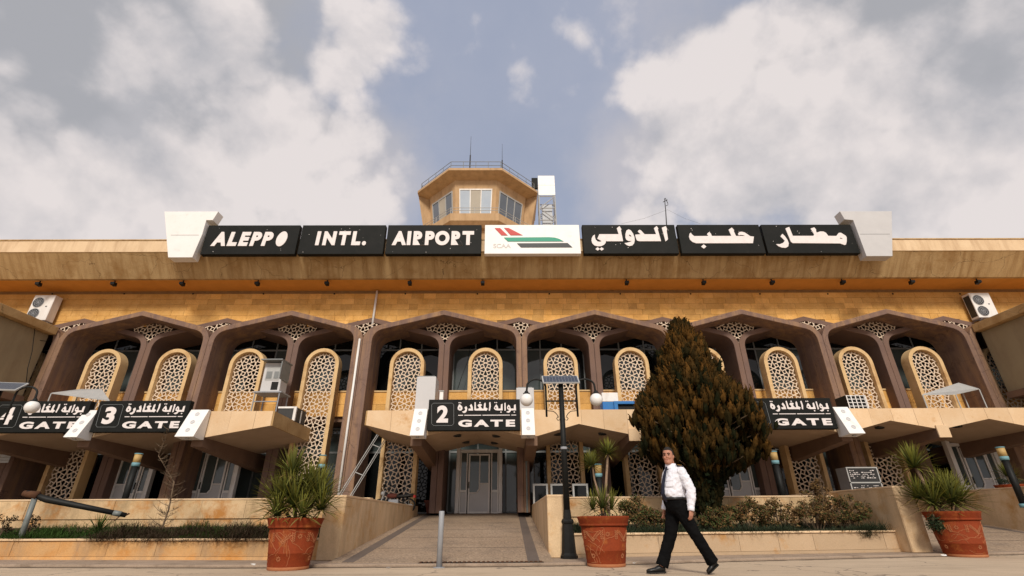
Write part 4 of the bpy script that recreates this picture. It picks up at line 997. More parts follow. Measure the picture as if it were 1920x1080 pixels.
# grey bollard and bollard lights
t = thing('steel_bollard', 'plain grey steel bollard post at the foot of ramp', 'bollard', (-1.19, 9.5, 0))
b = MB(); b.tube([(-1.19, 9.5, .0), (-1.19, 9.5, .87), (-1.19, 9.5, .88)], [.048, .048, .044], 16); b.build('post', 'grey_metal', t, True)
b = MB(); b.lathe([(.10, .001), (.10, .012), (.05, .016)], -1.19, 9.5, 16); b.build('foot_plate', 'grey_metal', t)
def bollard_light(u, v, y, label, r_=.10, zb=.96):
    p = atY(u, v, y); x = p.x; zt = p.z
    t = thing('bollard_light', label, 'bollard light', (x, y, zb), 'yellow and blue topped bollard lights')
    b = MB(); b.tube([(x, y, zb), (x, y, zt-.36)], r_*.82, 14); b.build('post', 'black_metal', t, True)
    b = MB(); b.lathe([(r_*1.05, zb), (r_*1.05, zb+.10)], x, y, 14); b.build('foot_ring', 'bollard_blue', t, True)
    b = MB(); b.lathe([(r_*1.02, zt-.36), (r_*1.05, zt-.26)], x, y, 14); b.build('blue_band', 'bollard_blue', t, True)
    b = MB(); b.lathe([(r_*.98, zt-.258), (r_*.98, zt-.03)], x, y, 14); b.build('yellow_band', 'bollard_yellow', t, True)
    b = MB(); b.lathe([(r_*1.1, zt-.028), (r_*1.1, zt-.008), (r_*.9, zt)], x, y, 14); b.build('cap', 'bollard_blue', t, True)
bollard_light(261, 850, 14.9, 'bollard light in front of the gate 4 door')
bollard_light(606, 853, 14.9, 'bollard light behind left yucca')
bollard_light(1121, 870, 14.9, 'bollard light behind the two stemmed yucca')
bollard_light(1449, 846, 14.9, 'bollard light right of the evergreen')
bollard_light(1874, 838, 14.4, 'bollard light above the right hand terracotta pot')

# ------------------------------------------------------------------ foliage helpers
def leaf_blade(b, base, d, length, width, droop, c0, c1, seg=4, fold=.35):
    d = Vector(d).normalized(); side = d.cross(Vector((0, 0, 1)))
    if side.length < .05: side = Vector((1, 0, 0))
    side.normalize(); p = Vector(base); vs = []; fs = []; cs = []
    for k in range(seg+1):
        t = k/seg; w = width*(.55+.9*t-1.45*t*t+.0) if k < seg else 0
        w = max(w, .0012)
        upv = side.cross(d).normalized()
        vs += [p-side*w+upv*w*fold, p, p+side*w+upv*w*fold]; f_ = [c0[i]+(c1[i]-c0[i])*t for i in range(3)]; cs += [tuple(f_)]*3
        p = p+d*(length/seg); d = (d+Vector((0, 0, -droop/seg))).normalized()
    for k in range(seg):
        o = 3*k; fs += [(o, o+1, o+4, o+3), (o+1, o+2, o+5, o+4)]
    b.add(vs, fs, cs)
def rosette(c, n, length, width, tint=(1, 1, 1), lo=-.35, dead=.08, up=1.0):
    b = MB()
    for k in range(n):
        az = k*2.39996+rnd.uniform(-.2, .2); s = (k+.5)/n
        el = lo+(1.45-lo)*(s**.8)*up; L_ = length*rnd.uniform(.75, 1.1)*(.85+.3*(1-abs(s-.5)))
        d = (math.cos(az)*math.cos(el), math.sin(az)*math.cos(el), math.sin(el))
        g = rnd.uniform(.75, 1.25)
        if s < .18 and rnd.random() < dead*4: c0, c1 = (.16, .11, .03), (.20, .14, .05)
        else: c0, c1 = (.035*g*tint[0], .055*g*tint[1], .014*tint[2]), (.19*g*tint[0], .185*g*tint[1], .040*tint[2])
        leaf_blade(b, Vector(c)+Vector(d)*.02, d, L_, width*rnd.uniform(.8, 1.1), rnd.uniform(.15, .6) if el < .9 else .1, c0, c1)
    return b
def tuft(b, c, n, h, spread, c0, c1, w=.006):
    for k in range(n):
        az = rnd.uniform(0, 6.28); el = rnd.uniform(.0, 1.2); p = Vector(c)+Vector((rnd.gauss(0, spread), rnd.gauss(0, spread), 0))
        g = rnd.uniform(.6, 1.4)
        leaf_blade(b, p, (math.cos(az)*math.cos(el), math.sin(az)*math.cos(el), math.sin(el)), h*rnd.uniform(.5, 1.2), w, rnd.uniform(.2, 1.2), tuple(q*g for q in c0), tuple(q*g for q in c1), 2)
def scatter_leaves(b, c, rad, n, size, cols, sc=(1, 1, 1), shell=.5):
    for k in range(n):
        while True:
            v = Vector((rnd.uniform(-1, 1), rnd.uniform(-1, 1), rnd.uniform(-1, 1)))
            if .001 < v.length <= 1: break
        v = v.normalized()*(shell+(1-shell)*rnd.random())
        p = Vector(c)+Vector((v.x*rad*sc[0], v.y*rad*sc[1], v.z*rad*sc[2]))
        a = Vector((rnd.gauss(0, 1), rnd.gauss(0, 1), rnd.gauss(0, 1))).normalized(); s = a.orthogonal().normalized(); L_ = size*rnd.uniform(.6, 1.3)
        cc = rnd.choice(cols); g = rnd.uniform(.65, 1.3); cc = tuple(q*g for q in cc); nn = a.cross(s)*L_*.15
        b.add([p, p+a*L_*.5+s*L_*.32+nn, p+a*L_, p+a*L_*.5-s*L_*.32+nn], [(0, 1, 2), (0, 2, 3)], cc)

# ------------------------------------------------------------------ terracotta pots and their plants
def pot(loc, label, s=1.0, rz=0):
    t = local(thing('terracotta_pot', label, 'pot', loc, 'big terracotta pots', rz)); h = .78*s; R0, R1 = .325*s, .42*s
    rr = lambda z: R0+(R1-R0)*(z/h)
    b = MB(); b.lathe([(R0*.98, .0), (R0*1.0, .02), (rr(.08), .08), (rr(.24), .24), (rr(.245)+.004, .245), (rr(.255)+.004, .255), (rr(.26), .26), (rr(.62*s), .62*s)], n=48); b.build('body', 'terracotta', t, True)
    b = MB(); b.lathe([(rr(.62*s)-.01, .62*s), (rr(.64*s)+.025, .63*s), (rr(.64*s)+.03, .65*s), (rr(.66*s)+.018, .66*s), (rr(.66*s)+.025, .67*s), (rr(.72*s)+.04, .74*s), (rr(.75*s)+.05, .765*s), (rr(.75*s)+.045, .78*s), (rr(.7*s)-.02, .785*s), (rr(.7*s)-.03, .70*s)], n=48, caps=False); b.build('rim', 'terracotta', t, True)
    b = MB(); b.lathe([(R0*.985, .001), (R0*1.015, .012), (R0*1.02, .045), (R0*1.003, .06)], n=48, caps=False); b.build('foot_ring', 'terracotta_pale', t, True)
    b = MB(); b.lathe([(.002, .712*s), (rr(.7*s)-.025, .71*s)], n=24, caps=False); b.build('soil', 'soil', t)
    # raised ornament: ears of wheat, rosettes and incised veins, all round
    orn = MB()
    S = lambda a, z, o: Vector(((rr(z)+o)*math.cos(a), (rr(z)+o)*math.sin(a), z))
    def grain(a, z, da, dz):
        c = S(a, z, .003); e = S(a+da, z+dz, .003); n = Vector((math.cos(a), math.sin(a), 0)); sd = (e-c).cross(n).normalized()*.009; m_ = (c+e)/2+n*.008
        orn.add([c, m_+sd-n*.006, e, m_-sd-n*.006, m_], [(0, 1, 4), (1, 2, 4), (2, 3, 4), (3, 0, 4)])
    def ear(a, z, ang, n):
        ux, uz = math.cos(ang), math.sin(ang)
        for k in range(n):
            ca, cz = a+ux*k*.028/rr(z), z+uz*k*.028
            for sg in (-1, 1):
                th = ang+sg*.75; grain(ca, cz, math.cos(th)*.045/rr(z), math.sin(th)*.045)
    def flower(a, z):
        for k in range(8): th = k*math.pi/4; grain(a+math.cos(th)*.010/rr(z), z+math.sin(th)*.010, math.cos(th)*.034/rr(z), math.sin(th)*.034)
    def vein(pts):
        P = [S(a, z, .0015) for a, z in pts]; orn.tube(P, .0036, 4)
    for k in range(4):
        a0 = k*math.pi/2+.35
        flower(a0, .50*s); ear(a0-.25, .42*s, math.pi/2+.05, 5); ear(a0+.40, .42*s, math.pi/2, 5); ear(a0-.75, .40*s, .75, 7); ear(a0+.52, .54*s, -.72, 7)
        flower(a0+.78, .17*s)
        for vv in range(7):
            a, z = a0+rnd.uniform(-.7, .7), rnd.uniform(.12, .58)*s; th = rnd.uniform(0, 6.28); pl = [(a, z)]
            for j in range(11):
                th += rnd.uniform(-.55, .55); a += math.cos(th)*.032/.37; z = min(.60*s, max(.07, z+math.sin(th)*.032)); pl.append((a, z))
            vein(pl)
    orn.build('relief_ornament', 'terracotta_pale', t)
    return t
pot((-3.72, 9.42, 0), 'terracotta pot holding the bushy yucca left of ramp', 1.0, .3)
pot((1.69, 9.62, 0), 'terracotta pot holding the two stemmed yucca beside street lamp', 1.0, 1.2)
pot((9.42, 11.32, 0), 'terracotta pot with hanging cactus and yucca, far right', 1.08, 2.1)
PBK = atY(1893, 905, 15.2)
pot((PBK.x, 15.2, .96), 'terracotta pot standing on the terrace at right edge', .8, .4)
def yucca(loc, label, heads, stems, ground, hang=False):
    t = local(thing('yucca_plant', label, 'plant', loc))
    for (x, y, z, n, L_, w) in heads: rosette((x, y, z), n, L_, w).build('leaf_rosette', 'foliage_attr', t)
    for P, r_ in stems:
        b = MB(); b.tube(P, r_, 8); b.build('stem', 'bark_pale', t, True)
    b = MB()
    for k in range(30):
        a = rnd.uniform(0, 6.28); q = rnd.uniform(.1, .36); scatter_leaves(b, (q*math.cos(a), q*math.sin(a), .73), .09, 22, .035, [(.04, .055, .035), (.06, .075, .05), (.03, .04, .02)])
    b.build('ground_leaves', 'foliage_attr', t)
    if hang:
        b = MB(); scatter_leaves(b, (-.50, -.1, .60), .17, 520, .05, [(.03, .045, .02), (.05, .06, .03), (.02, .03, .015)], (1, 1, 1.15), .3); tag(b.build('hanging_clump', 'foliage_attr', t), kind='stuff')
        b = MB(); b.tube([(-.3, -.05, .78), (-.46, -.1, .80), (-.52, -.1, .66)], .02, 6); b.build('runner', 'bark', t)
yucca((-3.72, 9.42, 0), 'bushy multi headed yucca in the left terracotta pot',
      [(-.22, 0, 1.48, 110, .52, .023), (.30, .05, 1.10, 120, .56, .024), (-.02, -.15, .95, 120, .60, .025), (-.38, .05, .98, 110, .56, .024), (.08, .15, 1.22, 100, .55, .023), (.42, -.05, .90, 80, .5, .022), (-.2, -.1, 1.1, 90, .5, .022), (-.25, -.25, .80, 70, .45, .022), (.2, -.28, .80, 70, .45, .022)],
      [([(0, 0, .7), (-.1, 0, 1.1), (-.2, 0, 1.5)], .035), ([(.05, .03, .7), (.28, .05, 1.12)], .03), ([(-.05, .02, .7), (-.34, .05, 1.0)], .03)], 0)
yucca((1.69, 9.62, 0), 'slender yucca with two bare stems in the pot beside lamp',
      [(.20, .05, 1.84, 100, .30, .016), (-.14, 0, 1.62, 95, .30, .016), (.0, -.1, .90, 60, .40, .016), (.18, .05, .88, 50, .36, .015), (-.16, .04, .88, 45, .34, .015)],
      [([(.03, 0, .7), (.08, .02, 1.1), (.14, .03, 1.5), (.20, .05, 1.85)], [.03, .026, .024, .022]), ([(.0, 0, .7), (-.03, 0, 1.1), (-.10, 0, 1.4), (-.12, 0, 1.65)], [.024, .02, .018, .016]), ([(.1, -.03, .7), (.12, -.03, 1.15)], [.03, .024])], 0)
yucca((9.42, 11.32, 0), 'wide yucca with one raised head in the far right pot',
      [(-.45, 0, 1.72, 110, .55, .024), (.02, -.1, 1.0, 120, .66, .026), (.34, .1, 1.0, 110, .62, .025), (-.30, .0, .96, 110, .60, .025), (.1, .15, 1.15, 100, .62, .024), (-.5, .1, 1.1, 80, .5, .023)],
      [([(-.1, 0, .7), (-.3, 0, 1.2), (-.42, 0, 1.72)], .035), ([(.05, 0, .7), (.3, .1, 1.0)], .03), ([(-.05, 0, .7), (-.28, 0, 1.0)], .03)], 0, True)
yucca((PBK.x, 15.2, .96), 'small leafy plant in the terrace pot at right edge', [(0, 0, .85, 50, .45, .02), (.15, 0, .8, 40, .4, .02)], [([(0, 0, .5), (0, 0, .85)], .03)], 0)
# dark square pots either side of the gate 2 door
for u, lab in ((812, 'dark red tapered pot left of the gate 2 door'), (984, 'dark red tapered pot right of the gate 2 door')):
    p = atY(u, 955, 19.35); x = p.x
    t = thing('tapered_pot', lab, 'pot', (x, 19.4, .96), 'dark pots by the gate 2 door')
    q = lambda w, z: [(x-w, 19.4-w, z), (x+w, 19.4-w, z), (x+w, 19.4+w, z), (x-w, 19.4+w, z)]
    b = MB(); b.loft([q(.20, .962), q(.27, 1.32)]); b.build('body', 'pot_dark', t); b = MB(); b.loft([q(.29, 1.322), q(.30, 1.40), q(.27, 1.40), q(.26, 1.36)]); b.build('rim', 'pot_dark', t)
    b = MB(); b.tube([(x, 19.4, 1.36), (x+.03, 19.4, 1.9)], [.02, .008], 6)
    for k in range(5): b.tube([(x+.01, 19.4, 1.5+k*.07), (x+rnd.uniform(-.12, .12), 19.4, 1.66+k*.07)], .005, 4)
    b.build('bare_twig', 'bark', t)

# ------------------------------------------------------------------ evergreen
def evergreen():
    y = 12.9; base = atY(1338, 985, y); top = atY(1306, 600, y)
    x0 = base.x; H = top.z
    t = thing('evergreen_tree', 'tall bronze tinged evergreen with flame shaped sprays in right planter', 'tree', (x0, y, .45))
    b = MB(); b.tube([(x0, y, .4), (x0+.03, y, 1.4), (x0-.04, y, 2.6), (x0-.03, y, H-.5)], [.13, .11, .08, .02], 10)
    b.build('trunk', 'bark', t, True)
    lm = MB()
    prof = [(.44, .20), (.9, .26), (1.35, .36), (1.6, .9), (1.85, 1.32), (2.2, 1.50), (2.6, 1.46), (3.0, 1.26), (3.5, .88), (4.0, .58), (4.4, .36), (4.7, .20), (5.0, .05)]
    sc = (H-.45)/4.55
    def rad(z):
        z = .45+(z-.45)/sc
        for (a, r0), (c, r1) in zip(prof, prof[1:]):
            if a <= z <= c: return r0+(r1-r0)*(z-a)/(c-a)
        return .05
    cr = MB(); n = 0
    for k in range(5600):
        z = .55+(H-.75)*rnd.random()**.8
        r_ = rad(z)
        if rnd.random() > .18+r_/1.5 or noise.noise(Vector((math.cos(k*2.4)*3, z*2.6, math.sin(k*2.4)*3))) < -.42: continue
        az = (k*2.4) % (2*math.pi)
        lob = 1+.12*math.sin(3*az+z*1.7)+.07*math.cos(az)+.26*noise.noise(Vector((math.cos(az)*2, math.sin(az)*2, z*1.3)))
        q = (.55+.45*rnd.random()**.4+(.14 if rnd.random() < .06 else 0))*r_*lob
        c = Vector((x0-.05+q*math.cos(az), y+q*math.sin(az)*.9, z))
        out = Vector((math.cos(az), math.sin(az), 0)); depth = q/(r_*lob+.001)
        axis = (out*rnd.uniform(.05, .42)+Vector((rnd.gauss(0, .08), rnd.gauss(0, .08), 1))).normalized()
        L_ = rnd.uniform(.17, .36)*(.8 if z > H-.6 else 1); W = L_*rnd.uniform(.20, .30)
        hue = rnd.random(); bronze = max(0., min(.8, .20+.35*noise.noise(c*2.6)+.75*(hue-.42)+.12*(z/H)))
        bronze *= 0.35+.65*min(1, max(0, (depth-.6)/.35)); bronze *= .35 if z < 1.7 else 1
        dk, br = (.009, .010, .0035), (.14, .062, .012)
        side = axis.orthogonal().normalized(); bi = axis.cross(side)
        m_ = 13
        prs = [(-.12, .25), (.12, .72), (.38, 1.0), (.66, .78), (.88, .38), (1.06, .03)]
        rg_ = []; cl_ = []
        for s, q in prs:
            ph = hue*6
            rg_.append([c+axis*L_*s+(side*math.cos(2*math.pi*j/5+ph)+bi*math.sin(2*math.pi*j/5+ph))*W*q*rnd.uniform(.7, 1.15) for j in range(5)])
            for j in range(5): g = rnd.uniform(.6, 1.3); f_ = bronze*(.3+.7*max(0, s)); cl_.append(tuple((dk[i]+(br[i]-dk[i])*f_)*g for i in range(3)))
        cr.loft(rg_, True, cl_)
        for j in range(m_):
            s = (j+rnd.random())/m_; a = j*2.4+hue*6; w = W*(math.sin(math.pi*min(1, .12+s*.88))**.7)
            rd = side*math.cos(a)+bi*math.sin(a); p = c+axis*L_*s+rd*w*rnd.uniform(.5, 1)
            d = (axis*1.0+rd*.55+Vector((rnd.gauss(0, .15), rnd.gauss(0, .15), 0))).normalized(); l = L_*rnd.uniform(.16, .30)
            e = d.cross(Vector((rnd.gauss(0, 1), rnd.gauss(0, 1), rnd.gauss(0, 1)))).normalized()*l*.20
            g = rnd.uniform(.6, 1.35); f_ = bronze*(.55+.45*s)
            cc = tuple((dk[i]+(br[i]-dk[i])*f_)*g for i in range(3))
            cr.add([p-e*.4, p+d*l*.45-e, p+d*l, p+d*l*.45+e], [(0, 1, 2), (0, 2, 3)], cc); n += 1
        if k % 9 == 0 and depth > .6:
            lm.tube([(x0, y, z-.35), c+axis*L_*.4], [.03, .008], 5)
    lm.build('limb', 'bark', t)
    cr.build('crown', 'foliage_attr', t, normals=False)
    # dense dark heart so the middle is not see-through everywhere
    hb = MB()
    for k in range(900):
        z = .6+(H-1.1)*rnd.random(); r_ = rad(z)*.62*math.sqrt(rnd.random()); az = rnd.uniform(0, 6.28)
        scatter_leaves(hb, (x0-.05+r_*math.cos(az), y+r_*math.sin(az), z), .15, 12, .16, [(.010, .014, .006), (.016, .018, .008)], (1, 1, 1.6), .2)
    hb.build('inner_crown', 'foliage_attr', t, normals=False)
evergreen()

# ------------------------------------------------------------------ shrubs and ground cover
def dry_shrub(u, v, y, w, h, label, green=.2, n=900):
    h *= 1.35; w *= 1.15; p = atY(u, v, y); t = local(thing('dry_shrub', label, 'shrub', (p.x, y, .45), 'dry shrubs in the right planter'))
    b = MB()
    for k in range(14):
        a = rnd.uniform(0, 6.28); q = rnd.uniform(.1, 1)*w; e = (q*math.cos(a), q*.5*math.sin(a), h*rnd.uniform(.6, 1.0))
        b.tube([(e[0]*.2, e[1]*.2, 0), (e[0]*.6, e[1]*.6, e[2]*.5), e], [.010, .007, .003], 5)
    b.build('stems', 'bark', t)
    b = MB(); cols = [(.13, .075, .03), (.09, .05, .02), (.18, .11, .045), (.06, .033, .017)]; n = int(n*2.6)
    if green > 0: cols += [(.05, .06, .02)]*int(green*8)
    nc = max(10, int(n/45))
    for k in range(nc):
        a = rnd.uniform(0, 6.28); q = w*math.sqrt(rnd.random()); z = h*(.25+.75*rnd.random())*(1-.35*(q/w)**2)
        scatter_leaves(b, (q*math.cos(a), q*.5*math.sin(a), z), rnd.uniform(.06, .13), 45, .055, cols, (1, 1, .8), .3)
    b.build('leaves', 'foliage_attr', t, normals=False)
for (u, y, w, h, lab, g) in ((1190, 12.6, .34, .62, 'tall thin dry shrub right behind the middle pot', .4), (1225, 11.9, .34, .40, 'low dry shrub in front of the striding man', .4), (1345, 11.9, .30, .36, 'small greenish dry shrub at the evergreen foot', .7), (1405, 12.2, .40, .55, 'brown dry shrub next right of the evergreen', .3), (1460, 12.4, .42, .55, 'brown dry shrub third from the planter end', .2), (1530, 12.5, .48, .62, 'broad dry shrub second from the planter end', .2), (1556, 13.0, .22, .95, 'tallest pointed dry shrub near the planter end', .1), (1600, 12.6, .40, .60, 'dark dry shrub last in the right planter', .4)):
    dry_shrub(u, 985, y, w, h, lab, g)
def cover(name, label, fn, n, c0, c1, h, w=.006, spread=.05, per=7):
    b = MB()
    for k in range(n):
        q = fn(); tuft(b, q, per, h*(.30+1.1*max(0, .5+1.5*noise.noise(Vector((q[0]*1.3, q[1]*1.3, h*9))))), spread, c0, c1, w)
    tag(b.build(name, 'foliage_attr', normals=False), label, 'grass', kind='stuff')
def bedR():
    x = rnd.uniform(1.4, 8.5); f_ = 11.13+(x-1.24)*.148; q = rnd.random()**2*1.7; return (x, f_+q-.1, .45+q*.06)
def bedL():
    x = rnd.uniform(-13, -3.9); f_ = 10.83-(x+3.68)*.1095; q = rnd.random()**1.3*2.6; return (x, f_+q-.02, .41+q*.07)
cover('ground_cover', 'grey green ground cover spilling over right planter edge', bedR, 2600, (.016, .026, .014), (.045, .058, .034), .17, .006)
cover('ground_cover', 'green and dried ground cover in the left planter', bedL, 3000, (.016, .036, .008), (.04, .075, .016), .17, .007)
def bedL2():
    x = rnd.uniform(-8.6, -3.9); f_ = 10.83-(x+3.68)*.1095; q = rnd.random()**1.5; return (x, f_+q*.9-.16, .40+rnd.uniform(-.07, .10)*(1 if q > .1 else .6)+.12*q)
cover('dry_ground_cover', 'brown dried trailing plants along left planter edge', bedL2, 1300, (.026, .017, .011), (.06, .042, .026), .22, .006, .07)
def trail():
    return (rnd.gauss(7.9, .16), 11.13+(7.9-1.24)*.148-.13+rnd.uniform(-.03, .2), .44+rnd.uniform(-.12, .06))
cover('trailing_tuft', 'dark tuft hanging over the right planter edge near its end', trail, 120, (.02, .028, .015), (.05, .06, .03), .12)
# low palm like plant and thin bare bush on the left
p = atY(187, 985, 12.9)
t = thing('cycad_plant', 'small dark spiky palm like plant in the left planter', 'plant', (p.x, 12.9, .42))
ORG[t.name] = (p.x, 12.9, .42)
b = rosette((p.x, 12.9, .5), 34, .46, .022, (.5, .7, .8), .1); b.build('leaf_rosette', 'foliage_attr', t)
p = atY(300, 1000, 12.6)
t = thing('bare_bush', 'thin straggly half bare bush before the gate 3 door', 'shrub', (p.x, 12.6, .42))
b = MB(); lf = MB()
z1 = atY(318, 800, 12.6)
main = [Vector((p.x, 12.6, .42)), Vector((p.x+.05, 12.6, 1.0)), Vector((p.x+.0, 12.6, 1.6)), Vector((z1.x-.06, 12.6, 2.2)), Vector((z1.x, 12.6, z1.z))]
b.tube(main, [.022, .018, .014, .01, .004], 6)
for k in range(80):
    s = rnd.random()*3.9; i = int(s); a = main[i].lerp(main[i+1], s-i); az = rnd.uniform(0, 6.28); L_ = rnd.uniform(.15, .42)*(1.15-.2*i)
    e = a+Vector((math.cos(az)*L_, math.sin(az)*L_*.6, rnd.uniform(.1, .9)*L_)); b.tube([a, (a+e)/2+Vector((0, 0, -.02)), e], [.006, .005, .002], 4)
    for j in range(16):
        q = a.lerp(e, rnd.uniform(.3, 1)); leaf_blade(lf, q, (rnd.gauss(0, 1), rnd.gauss(0, 1), rnd.uniform(0, 1)), rnd.uniform(.04, .09), .004, .3, (.07, .05, .03), (.12, .085, .05), 2)
b.build('branches', 'bark', t); lf.build('needles', 'foliage_attr', t, normals=False)
for u, lab in ((8, 'small dark bush at the left picture edge'), (56, 'thin dark twiggy bush beside leaning grey post')):
    p = atY(u, 985, 12.4); t = local(thing('small_bush', lab, 'shrub', (p.x, 12.4, .42)))
    b = MB(); 
    for k in range(8): b.tube([(0, 0, 0), (rnd.uniform(-.2, .2), rnd.uniform(-.1, .1), rnd.uniform(.2, .45))], .006, 4)
    b.build('stems', 'bark', t); b = MB()
    for k in range(14): scatter_leaves(b, (rnd.uniform(-.2, .2), rnd.uniform(-.1, .1), rnd.uniform(.15, .45)), .07, 30, .035, [(.05, .03, .018), (.03, .03, .015)])
    b.build('leaves', 'foliage_attr', t, normals=False)
# broken bollard light lying over its stump
a0, a1 = atY(40, 1005, 11.9), atY(66, 932, 11.95)
t = thing('broken_lamp', 'broken lamp post bent over onto left planter', 'lamp post', (a0.x, 11.9, .38))
b = MB(); b.tube([a0-Vector((.0, 0, .1)), a1], .055, 12); b.build('stump', 'galv', t, True)
e = atY(236, 966, 12.6); s_ = atY(50, 923, 11.9)
b = MB(); b.tube([s_, a1.lerp(e, .12), a1.lerp(e, .5), e], [.045, .07, .06, .05], 12); b.build('fallen_post', 'black_metal', t, True)
d = (e-a1).normalized(); b = MB(); b.tube([e-d*.26, e-d*.1], .059, 12); b.build('band', 'galv', t, True)
b = MB(); b.tube([e-d*.12-Vector((0, 0, .05)), e-d*.2-Vector((0, 0, .16))], .012, 5); b.tube([e, e+d*.06+Vector((0, 0, .05))], .02, 5); b.build('torn_metal', 'rust', t)
b = MB(); b.tube([s_+Vector((-.06, 0, -.02)), a1+Vector((.05, 0, .03))], [.06, .09], 8); b.build('rusty_joint', 'rust', t, True)

# ------------------------------------------------------------------ terrace clutter
# aluminium ladder leaning behind the ramp wall
lo, hi = atY(652, 925, 17.2), atY(722, 812, 18.2)
t = thing('ladder', 'aluminium extension ladder leaning beside the double column', 'ladder', (lo.x, 17.2, .96))
dv = (hi-lo).normalized(); sd = dv.cross(Vector((0, 1, 0))).normalized()
lo2 = lo-dv*((lo.z-.97)/dv.z)
for off, oy in ((-.17, 0), (.17, 0), (-.14, -.09), (.20, -.09)):
    b = MB(); b.tube([lo2+sd*off+Vector((0, oy, 0)), hi+dv*.8+sd*off+Vector((0, oy, 0))], .015, 6); b.build('rail', 'alu', t)
Ltot = (hi-lo2).length
for k in (2, 5, 9, 13):
    p = lo2+dv*(k*.28)
    if k*.28 < Ltot: b = MB(); b.tube([p-sd*.17, p+sd*.17], .016, 6); b.build('rung', 'alu', t)
# motorcycle
def motorcycle():
    p = atY(740, 940, 18.1); t = local(thing('motorcycle', 'dark motorcycle parked behind left ramp wall', 'motorcycle', (p.x, 18.1, .96), None, R(172))); t.scale = (.85, .85, .78)
    for x in (-.58, .60):
        b = MB()
        for k in range(24):
            a = 2*math.pi*k/24
        ring = lambda rr, dy: [(x+rr*math.cos(2*math.pi*j/28), dy, .30+rr*math.sin(2*math.pi*j/28)) for j in range(28)]
        b.loft([ring(.24, -.04), ring(.29, -.045), ring(.30, 0), ring(.29, .045), ring(.24, .04), ring(.24, -.04)], False); w = b.build('wheel', 'black_metal', t, True)
        b = MB()
        for k in range(8): b.tube([(x, 0, .30), (x+.24*math.cos(k*math.pi/4), 0, .30+.24*math.sin(k*math.pi/4))], .006, 4)
        b.lathe([(.04, -.04), (.04, .04)], 0, 0, 10); b.build('spokes', 'alu', w)
    b = MB(); b.tube([(.60, .07, .30), (.48, .06, .72), (.42, .05, .92)], .022, 8); b.tube([(.60, -.07, .30), (.48, -.06, .72), (.42, -.05, .92)], .022, 8); b.build('fork', 'alu', t)
    b = MB(); b.tube([(.40, -.34, .98), (.36, -.2, .99), (.42, 0, .94), (.36, .2, .99), (.40, .34, .98)], .014, 6); b.build('handlebar', 'black_metal', t)
    b = MB(); b.sphere((.52, 0, .80), .095, 14, 10); b.build('headlight', 'alu', t, True)
    b = MB(); b.sphere((.12, 0, .70), .2, 16, 10, (1.25, .6, .55)); b.build('fuel_tank', 'pot_dark', t, True)
    b = MB(); b.loft([[(xx, -w_, z_), (xx, w_, z_), (xx, w_*.8, z_+.09), (xx, -w_*.8, z_+.09)] for xx, w_, z_ in ((-.75, .09, .70), (-.5, .13, .66), (-.1, .11, .64))]); b.build('seat', 'dark_plastic', t, True)
    b = MB(); b.box(-.18, .22, -.13, .13, .25, .55); b.tube([(0, -.16, .3), (-.7, -.17, .33)], .04, 8); b.build('engine', 'grey_metal', t, bevel=.03)
    b = MB(); b.tube([(.42, 0, .85), (0, 0, .55), (-.58, 0, .30)], .025, 6); b.tube([(-.1, 0, .62), (-.8, 0, .66)], .022, 6); b.build('frame', 'black_metal', t)
    b = MB(); b.box(-.86, -.78, -.06, .06, .62, .72); b.build('tail_light', 'logo_red', t)
    b = MB()
    for s in (-1, 1): b.tube([(.38, s*.22, .99), (.34, s*.3, 1.12)], .008, 4); b.sphere((.34, s*.3, 1.14), .045, 8, 6)
    b.build('mirrors', 'black_metal', t)
motorcycle()
# display frames right of the ramp
for k, (u0, u1) in enumerate(((999, 1027), (1032, 1059), (1073, 1102))):
    a, c = atY(u0, 907, 17.6), atY(u1, 907, 17.6)
    t = thing('display_frame', ('leftmost', 'middle', 'rightmost')[k]+' metal framed glass display board right of the ramp', 'display board', ((a.x+c.x)/2, 17.6, .96))
    b = MB(); b.box(a.x, a.x+.06, 17.6, 17.66, .96, a.z); b.box(c.x-.06, c.x, 17.6, 17.66, .96, a.z); b.box(a.x+.06, c.x-.06, 17.6, 17.66, a.z-.06, a.z); b.box(a.x+.06, c.x-.06, 17.6, 17.66, 1.0, 1.06); b.build('frame', 'alu', t)
    b = MB(); b.box(a.x+.061, c.x-.061, 17.62, 17.64, 1.061, a.z-.061); b.build('pane', 'glass_dark', t)
p = atY(987, 866, 17.9)
t = thing('queue_post', 'thin grey post standing by right dark pot', 'post', (p.x, 17.9, .96)); b = MB(); b.tube([(p.x, 17.9, .96), (p.x, 17.9, p.z)], .03, 8); b.build('pole', 'galv', t); b = MB(); b.box(p.x-.05, p.x+.05, 17.86, 17.94, p.z, p.z+.1); b.build('head', 'galv', t)
